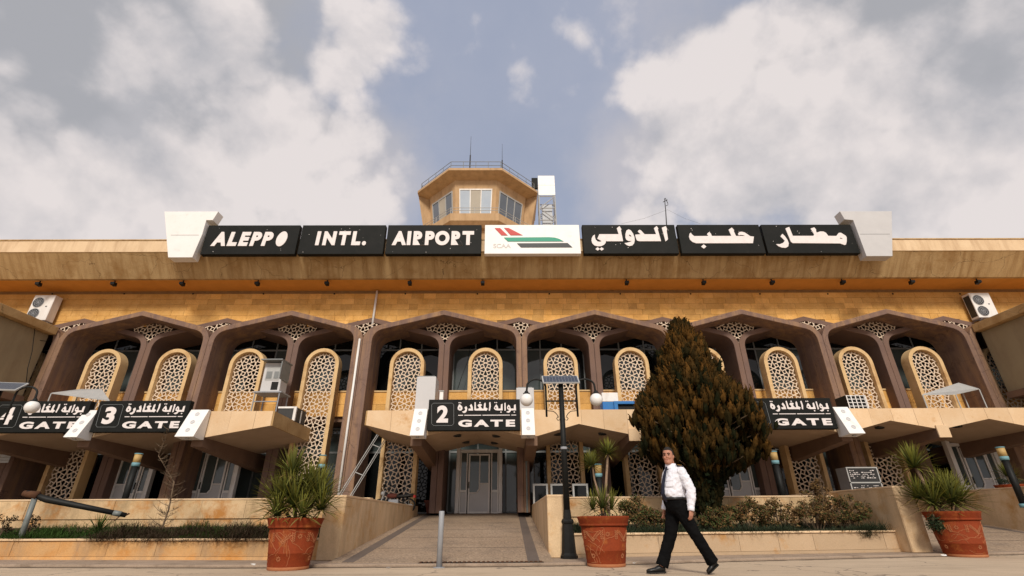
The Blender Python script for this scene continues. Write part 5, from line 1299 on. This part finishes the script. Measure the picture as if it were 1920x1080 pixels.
# notice board on the right
a, c = atY(1588, 878, 16.4), atY(1642, 878, 16.4)
t = thing('notice_board', 'black notice cabinet with white written lines in right portico', 'notice board', ((a.x+c.x)/2, 16.4, .96))
b = MB(); b.box(a.x-.03, c.x+.03, 16.42, 16.95, .96, a.z+.03); b.build('case', 'grey_metal', t)
zm = a.z-(a.z-.98)*.36
for za, zb_ in ((1.08, zm-.02), (zm+.02, a.z)):
    b = MB(); b.box(a.x, c.x, 16.405, 16.419, za, zb_); q_ = b.build('panel', 'board_print', t)
    b = MB()
    z = zb_-.08
    while z > za+.06:
        x = a.x+.05
        while x < c.x-.08:
            w = rnd.uniform(.02, .07)
            if rnd.random() < .6: b.box(x, x+w, 16.402, 16.4045, z, z+rnd.uniform(.01, .025))
            x += w+.02
        z -= .055
    tag(b.build('written_lines', 'letter_white', q_), kind='stuff')
b = MB(); b.box(a.x-.04, c.x+.04, 16.39, 16.401, zm-.018, zm+.018); b.box(a.x-.04, c.x+.04, 16.39, 16.401, a.z+.0, a.z+.035); b.box(a.x-.04, a.x-.005, 16.39, 16.401, .98, a.z); b.box(c.x+.005, c.x+.04, 16.39, 16.401, .98, a.z); b.build('trim', 'alu', t)
# roller shutter at the far left of the ground floor
a, c = atY(-30, 836, 17.2), atY(28, 836, 17.2); z0 = atY(10, 868, 17.2).z
t = thing('roller_shutter', 'pale slatted roller shutter at left edge', 'shutter', ((a.x+c.x)/2, 17.2, z0))
for k in range(6):
    b = MB(); zz = z0+(a.z-z0)*k/6; b.box(a.x, c.x, 17.2, 17.23, zz+.004, zz+(a.z-z0)/6-.004); b.build('slat', 'alu', t, bevel=.012)
# low wall lamp bulb on right portico
# ------------------------------------------------------------------ striding man
def person():
    ox, oy = 2.55, 8.15
    t = local(thing('person', 'man in white uniform shirt, dark tie and black trousers striding past', 'person', (ox, oy, 0)))
    fwd = Vector((-.94, -.34, 0)).normalized(); lf = Vector((0, 0, 1)).cross(fwd)      # his left points to the camera
    def ring(c, rx, ry, ax, ay, n=20, pw=2.0):
        out = []
        for j in range(n):
            a = 2*math.pi*j/n; ca, sa = math.cos(a), math.sin(a)
            ca = math.copysign(abs(ca)**(2/pw), ca); sa = math.copysign(abs(sa)**(2/pw), sa)
            out.append(Vector(c)+ax*rx*ca+ay*ry*sa)
        return out
    def limb(b, pts, rads, n=14, flat=1.0):
        pts = [Vector(p) for p in pts]; rg = []
        for i, p in enumerate(pts):
            d = (pts[min(i+1, len(pts)-1)]-pts[max(0, i-1)]).normalized(); s = d.cross(Vector((0, 1, 0))); s.normalize(); q = s.cross(d)
            rg.append([p+s*rads[i]*math.cos(2*math.pi*j/n)+q*rads[i]*flat*math.sin(2*math.pi*j/n) for j in range(n)])
        b.loft(rg)
    def P(f_, l_, z): return fwd*f_+lf*l_+Vector((0, 0, z))
    hipL, hipR = Vector((.03, -.09, .92)), Vector((.02, .09, .92))
    kneeB, ankB = Vector((.22, -.10, .52)), Vector((.42, -.09, .15))      # trailing left leg, near the camera
    kneeF, ankF = Vector((-.10, .08, .50)), Vector((-.29, .10, .09))       # leading right leg
    shL, elL, wrL = Vector((.115, -.18, 1.40)), Vector((.215, -.22, 1.12)), Vector((.165, -.24, .86))
    shR, elR, wrR = Vector((.0, .14, 1.38)), Vector((.0, .21, 1.13)), Vector((-.10, .20, .88))
    hc = Vector((.0, -.03, 1.625))                                            # head centre
    hf = Vector((-.50, -.86, 0)).normalized(); hl = Vector((0, 0, 1)).cross(hf)   # face turned to the camera
    # --- body: head, neck, arms, hands, trunk and legs fused into one skin
    b = MB()
    for z, w, d, o in ((1.505, .045, .05, .035), (1.52, .058, .075, .03), (1.545, .066, .088, .018), (1.575, .072, .095, .008), (1.61, .075, .100, .0), (1.65, .077, .102, -.002), (1.69, .076, .100, -.008), (1.725, .068, .088, -.012), (1.75, .05, .064, -.014), (1.763, .022, .03, -.015)):
        pass
    prof = ((1.505, .040, .046, .036), (1.52, .056, .074, .028), (1.545, .065, .088, .016), (1.575, .071, .095, .006), (1.61, .075, .100, .0), (1.65, .077, .102, -.002), (1.69, .076, .100, -.008), (1.725, .068, .088, -.012), (1.75, .05, .064, -.014), (1.763, .022, .03, -.015))
    b.loft([ring(hc+Vector((0, 0, z-1.625))+hf*o, d, w, hf, hl, 24, 2.2) for z, w, d, o in prof])
    limb(b, [(.035, -.01, 1.38), (.03, -.015, 1.47), (.015, -.02, 1.56)], [.075, .064, .062])
    nose = MB(); nb = hc+hf*.098
    b.add([nb+Vector((0, 0, .035))-hl*.008, nb+Vector((0, 0, .035))+hl*.008, nb+Vector((0, 0, -.022))+hl*.019, nb+Vector((0, 0, -.022))-hl*.019, nb+hf*.026+Vector((0, 0, -.014)), nb-hf*.02], [(0, 1, 4), (1, 2, 4), (2, 3, 4), (3, 0, 4), (0, 5, 1), (1, 5, 2), (2, 5, 3), (3, 5, 0)])
    for s in (-1, 1):
        e = hc+hl*s*.078-hf*.004; b.sphere(e+Vector((0, 0, -.002)), .03, 10, 8, (.45, .6, 1.0))
        b.sphere(hc+hf*.086+hl*s*.034+Vector((0, 0, -.022)), .026, 8, 6)
        b.sphere(hc+hf*.090+hl*s*.030+Vector((0, 0, .040)), .02, 8, 6, (1.2, 1, .5))
    b.sphere(hc+hf*.082+Vector((0, 0, -.088)), .03, 8, 6)
    limb(b, [shL, elL, wrL], [.062, .046, .032]); limb(b, [shR, elR, wrR], [.062, .046, .032])
    limb(b, [(.03, -.02, 1.40), (.03, -.02, 1.22), (.03, -.02, 1.05), (.03, 0, .93)], [.085, .10, .11, .11])
    limb(b, [hipL, kneeB, ankB], [.09, .06, .042]); limb(b, [hipR, kneeF, ankF], [.09, .06, .042])
    def hand(w, d, curl, side):
        d = Vector(d).normalized(); s = Vector(side).normalized(); n = d.cross(s)
        c = Vector(w)+d*.05
        b.loft([ring(Vector(w)+d*q, wd, th, s, n, 12) for q, wd, th in ((-.02, .028, .022), (.02, .034, .018), (.06, .042, .016), (.095, .042, .014), (.105, .036, .010))])
        for k, (off, L_) in enumerate(((-.030, .062), (-.010, .072), (.011, .068), (.030, .052))):
            a = Vector(w)+d*.095+s*off; m1 = a+d*L_*.5+n*curl*.012; e = a+d*L_*.88+n*curl*.036
            limb(b, [a-d*.012, a, m1, e], [.0095, .0095, .009, .0065], 8)
        a = Vector(w)+d*.03+s*-.036; limb(b, [a, a+d*.03-s*.022+n*curl*.01, a+d*.062-s*.020+n*curl*.024], [.012, .011, .008], 8)
    hand(wrL, (-.16, -.03, -1), 1.0, (-.85, -.5, .1)); hand(wrR, (-.2, -.15, -1), 1.0, (-.8, -.5, .1))
    body = b.build('body', 'skin', t, True)
    rm = body.modifiers.new('fuse', 'REMESH'); rm.mode = 'VOXEL'; rm.voxel_size = .007; rm.use_smooth_shade = True
    sm = body.modifiers.new('soften', 'SMOOTH'); sm.iterations = 3; sm.factor = .5
    # face
    for s in (-1, 1):
        q = MB(); q.sphere(hc+hf*.097+hl*s*.031+Vector((0, 0, .018)), .0135, 10, 8, (1, .8, .55)); q.build('eye', 'eye', body, True)
        q = MB(); q.tube([hc+hf*.103+hl*s*.012+Vector((0, 0, .038)), hc+hf*.107+hl*s*.030+Vector((0, 0, .045)), hc+hf*.094+hl*s*.054+Vector((0, 0, .037))], [.006, .007, .004], 6); q.build('eyebrow', 'hair', body, True)
    q = MB(); q.tube([hc+hf*.090+hl*-.026+Vector((0, 0, -.058)), hc+hf*.1015+Vector((0, 0, -.054)), hc+hf*.090+hl*.026+Vector((0, 0, -.058))], [.004, .0085, .004], 6); q.build('mouth', 'lip', body, True)
    # hair: cap over the crown, back and sides with receding front
    b = MB(); rg = []
    for i in range(10):
        el = math.pi/2*(1-i/9*1.42); r_ = []
        for j in range(28):
            a = 2*math.pi*j/28; fr = math.cos(a)          # 1 at the face
            e2 = el if fr < .25 else max(el, .40+.30*(fr-.25))
            v = hf*(math.cos(a)*.108*math.cos(e2))+hl*(math.sin(a)*.084*math.cos(e2))+Vector((0, 0, ( .124)*math.sin(e2)))
            jit = 1+.03*noise.noise(v*60); r_.append(hc+Vector((0, 0, .028))-hf*.008+v*jit)
        rg.append(r_)
    b.loft(rg, False); hr = b.build('hair', 'hair', t, True); so = hr.modifiers.new('thick', 'SOLIDIFY'); so.thickness = .012
    # --- shirt
    b = MB()
    secs = ((.965, .135, .138, .018), (1.015, .158, .156, .025), (1.06, .178, .164, .036), (1.13, .175, .165, .032), (1.21, .165, .172, .018), (1.29, .152, .183, .0), (1.36, .135, .190, -.008), (1.41, .112, .175, -.01), (1.45, .085, .125, -.01), (1.475, .072, .085, -.005))
    b.loft([ring(Vector((.03, -.02, z))+fwd*o, d, w, fwd, lf, 28, 2.3) for z, d, w, o in secs])
    def sleeve(s, e, w, dirs):
        s, e, w = map(Vector, (s, e, w))
        inn = s+(Vector((.03, -.02, 1.40))-s)*.45
        pts = [inn, s, s.lerp(e, .35), s.lerp(e, .75), e, e.lerp(w, .25), e.lerp(w, .5), e.lerp(w, .8), w]
        rd = [.070, .074, .076, .074, .073, .071, .062, .056, .050]
        limb(b, pts, rd, 16)
    sleeve(shL, elL, wrL, 0); sleeve(shR, elR, wrR, 0)
    sh = b.build('shirt', 'shirt', t, True)
    rm = sh.modifiers.new('fuse', 'REMESH'); rm.mode = 'VOXEL'; rm.voxel_size = .008; rm.use_smooth_shade = True
    sm = sh.modifiers.new('soften', 'SMOOTH'); sm.iterations = 4
    tx = bpy.data.textures.new('folds', 'CLOUDS'); tx.noise_scale = .06; tx.noise_depth = 2
    dm = sh.modifiers.new('folds', 'DISPLACE'); dm.texture = tx; dm.strength = .036; dm.mid_level = .5; dm.texture_coords = 'LOCAL'
    # cuffs, collar, pocket, epaulettes
    for s, e in ((wrL, elL), (wrR, elR)):
        d = (e-s).normalized(); b = MB(); limb(b, [s-d*.025, s-d*.02, s+d*.04], [.043, .049, .050], 14); b.build('cuff', 'shirt', sh, True)
    nk = Vector((.028, -.015, 1.475))
    b = MB(); b.loft([ring(nk+Vector((0, 0, z))+fwd*o, r0, r1, fwd, lf, 20) for z, r0, r1, o in ((-.03, .086, .092, 0), (.012, .076, .080, .002), (.045, .070, .073, .006), (.04, .078, .082, .005), (-.035, .098, .106, 0))], False); b.build('collar', 'shirt', sh, True)
    c = Vector((.03, -.02, 0)); 
    def chest(f_, l_, z, o=.0):     # point on the front of the shirt
        for (z0, d0, w0, o0), (z1, d1, w1, o1) in zip(secs, secs[1:]):
            if z0 <= z <= z1:
                k = (z-z0)/(z1-z0); d = d0+(d1-d0)*k; w = w0+(w1-w0)*k; oo = o0+(o1-o0)*k
                x = max(-.98, min(.98, l_/w)); ff = d*(1-abs(x)**2.3)**(1/2.3)+oo+o
                return Vector((.03, -.02, z))+fwd*ff+lf*l_
        return Vector((.03, -.02, z))
    def patch(l0, l1, z0, z1, o, name, m_, par, n=6, th=.006):
        b = MB(); g = [[chest(0, l0+(l1-l0)*i/n, z0+(z1-z0)*j/n, o) for i in range(n+1)] for j in range(n+1)]
        vs = [p for r_ in g for p in r_]; fs = [(j*(n+1)+i, j*(n+1)+i+1, (j+1)*(n+1)+i+1, (j+1)*(n+1)+i) for j in range(n) for i in range(n)]
        b.add(vs, fs); ob = b.build(name, m_, par, True); so = ob.modifiers.new('thick', 'SOLIDIFY'); so.thickness = th; return ob
    patch(.045, .145, 1.17, 1.27, .010, 'pocket', 'shirt', sh); patch(.040, .150, 1.255, 1.298, .016, 'pocket_flap', 'shirt', sh)
    # tie
    b = MB(); rows = []
    for z, w in ((1.455, .026), (1.43, .022), (1.40, .026), (1.32, .034), (1.2, .042), (1.08, .046), (1.0, .040), (.965, .012)):
        z_ = min(z, 1.47); rows.append([chest(0, -w-.005, z_, .016), chest(0, -.005, z_, .024), chest(0, w-.005, z_, .016)])
    b.add([p for r_ in rows for p in r_], [(3*k+i, 3*k+i+1, 3*k+i+4, 3*k+i+3) for k in range(len(rows)-1) for i in range(2)]); ti = b.build('tie', 'tie', t); so = ti.modifiers.new('thick', 'SOLIDIFY'); so.thickness = .008; so.offset = 1
    kn = chest(0, -.005, 1.45, .015); b = MB(); b.sphere(kn, .022, 10, 8, (1, 1, 1.1)); b.build('tie_knot', 'tie', ti, True)
    for s in (-1, 1):
        a = Vector((.055, -.02, 1.482))+lf*s*.10; e = Vector((.075, -.02, 1.462))+lf*s*.185
        d = (e-a).normalized(); w = fwd*.026; up = Vector((0, 0, .014))
        b = MB(); b.hexa([a-w, a+w, e+w, e-w], [a-w+up, a+w+up, e+w+up, e-w+up]); ep = b.build('epaulette', 'tie', sh, bevel=.004)
        a2, e2 = a.lerp(e, .2), a.lerp(e, .8); w2 = fwd*.020; u2 = up*1.25
        b = MB(); b.hexa([a2-w2, a2+w2, e2+w2, e2-w2], [a2-w2+u2, a2+w2+u2, e2+w2+u2, e2-w2+u2]); b.build('braid', 'gold_braid', ep)
    # --- trousers
    b = MB()
    b.loft([ring(Vector((.03, -.01, z))+fwd*o, d, w, fwd, lf, 28, 2.3) for z, d, w, o in ((.80, .10, .13, -.005), (.85, .145, .165, .0), (.92, .160, .174, .008), (.97, .166, .170, .018), (1.02, .172, .168, .024))])
    limb(b, [hipL+Vector((0, 0, .0)), hipL.lerp(kneeB, .3), kneeB, kneeB.lerp(ankB, .5), kneeB.lerp(ankB, 1.0)], [.118, .108, .088, .082, .088], 18)
    limb(b, [hipR+Vector((0, 0, .0)), hipR.lerp(kneeF, .3), kneeF, kneeF.lerp(ankF, .5), ankF+Vector((.01, 0, .01))], [.118, .110, .090, .084, .090], 18)
    tr = b.build('trousers', 'trouser', t, True)
    rm = tr.modifiers.new('fuse', 'REMESH'); rm.mode = 'VOXEL'; rm.voxel_size = .008; rm.use_smooth_shade = True
    sm = tr.modifiers.new('soften', 'SMOOTH'); sm.iterations = 4
    dm = tr.modifiers.new('folds', 'DISPLACE'); dm.texture = tx; dm.strength = .022; dm.texture_coords = 'LOCAL'
    b = MB(); b.loft([ring(Vector((.03, -.015, z))+fwd*.024, .178, .174, fwd, lf, 28, 2.3) for z in (.992, 1.028)], False); bl = b.build('belt', 'shoe', t, True); so = bl.modifiers.new('thick', 'SOLIDIFY'); so.thickness = .006
    # --- shoes
    def shoe(heel, toe, up, name='shoe'):
        heel, toe, up = Vector(heel), Vector(toe), Vector(up).normalized(); d = (toe-heel).normalized(); s = d.cross(up).normalized(); up = s.cross(d)
        L_ = (toe-heel).length; b = MB()
        def sec(q, w, h0, h1): c_ = heel+d*L_*q; return [c_+s*w*math.cos(a)+up*(h0+(h1-h0)*(.5+.5*math.sin(a))) for a in [2*math.pi*j/14 for j in range(14)]]
        b.loft([sec(-.02, .018, .01, .05), sec(.03, .036, 0, .085), (sec(.2, .040, 0, .10)), sec(.36, .038, 0, .085), sec(.55, .046, 0, .06), sec(.78, .048, 0, .05), sec(.93, .036, 0, .042), sec(1.0, .014, .008, .028)]); o = b.build(name, 'shoe', t, True)
        sole = MB(); sole.loft([[c_ for c_ in (heel+d*L_*q+s*w-up*.012, heel+d*L_*q-s*w-up*.012, heel+d*L_*q-s*w+up*.006, heel+d*L_*q+s*w+up*.006)] for q, w in ((-.02, .025), (.1, .038), (.36, .036), (.6, .047), (.85, .045), (1.0, .016))]); sole.build('sole', 'black_metal', o)
    shoe((-.24, .10, .025), (-.52, .08, .022), (0, 0, 1))
    shoe((.485, -.09, .13), (.32, -.09, .015), (.55, 0, .8))
person()

# ------------------------------------------------------------------ small marks on the facade
for u in (98, 233, 362, 494, 627, 760, 895, 1030, 1163, 1295, 1425, 1552, 1674, 1800):
    p = atY(u, 551, 18.82); b = MB(); b.loft([[(p.x+.035*math.cos(2*math.pi*j/10), 18.822-d, p.z+.035*math.sin(2*math.pi*j/10)) for j in range(10)] for d in (0, .012)]); b.build('drain_hole', 'black_metal', terminal)
def cable(label, pts, r_=.012):
    P = [atY(u, v, y) for u, v, y in pts]
    t = thing('power_cable', label, 'cable', P[0][:])
    b = MB(); b.tube(P, r_, 5); b.build('wire', 'black_metal', t, True)
cable('dark cable looping down from the left air conditioner', [(85, 606, 18.3), (60, 600, 17.6), (32, 612, 17.4), (28, 622, 17.4), (60, 636, 17.5), (88, 640, 17.9)])
cable('dark cable hanging on the left beige wing', [(66, 612, 17.2), (60, 660, 17.2), (52, 690, 17.2), (49, 718, 17.2)])
cable('dark cable drooping over the right wing corner', [(1850, 612, 17.4), (1880, 592, 17.3), (1895, 590, 17.2), (1908, 600, 17.1), (1912, 618, 17.0)])
cable('thin black wires over the window right of gate 2', [(882, 652, 19.6), (876, 680, 19.5), (866, 705, 19.4), (858, 730, 19.3)])
# kerbside litter
for k, (u, v, c_) in enumerate(((475, 1060, 'white_paint'), (1190, 1057, 'white_paint'), (728, 1067, 'grey_panel'), (1770, 1043, 'white_paint'))):
    p = atZ(u, v, .055); t = thing('paper_scrap', ('crumpled paper scrap beside the left pot', 'crumpled paper scrap right of the middle pot', 'grey paper scrap at the left foot of ramp', 'crumpled paper scrap left of the far right pot')[k], 'litter', p[:])
    b = MB(); b.add([p+Vector((rnd.uniform(-.05, .05), rnd.uniform(-.03, .03), rnd.uniform(0, .03))) for _ in range(7)], [(0, 1, 2), (2, 3, 4), (4, 5, 0), (1, 3, 6), (6, 5, 2), (0, 3, 5)]); b.build('paper', c_, t, normals=False)
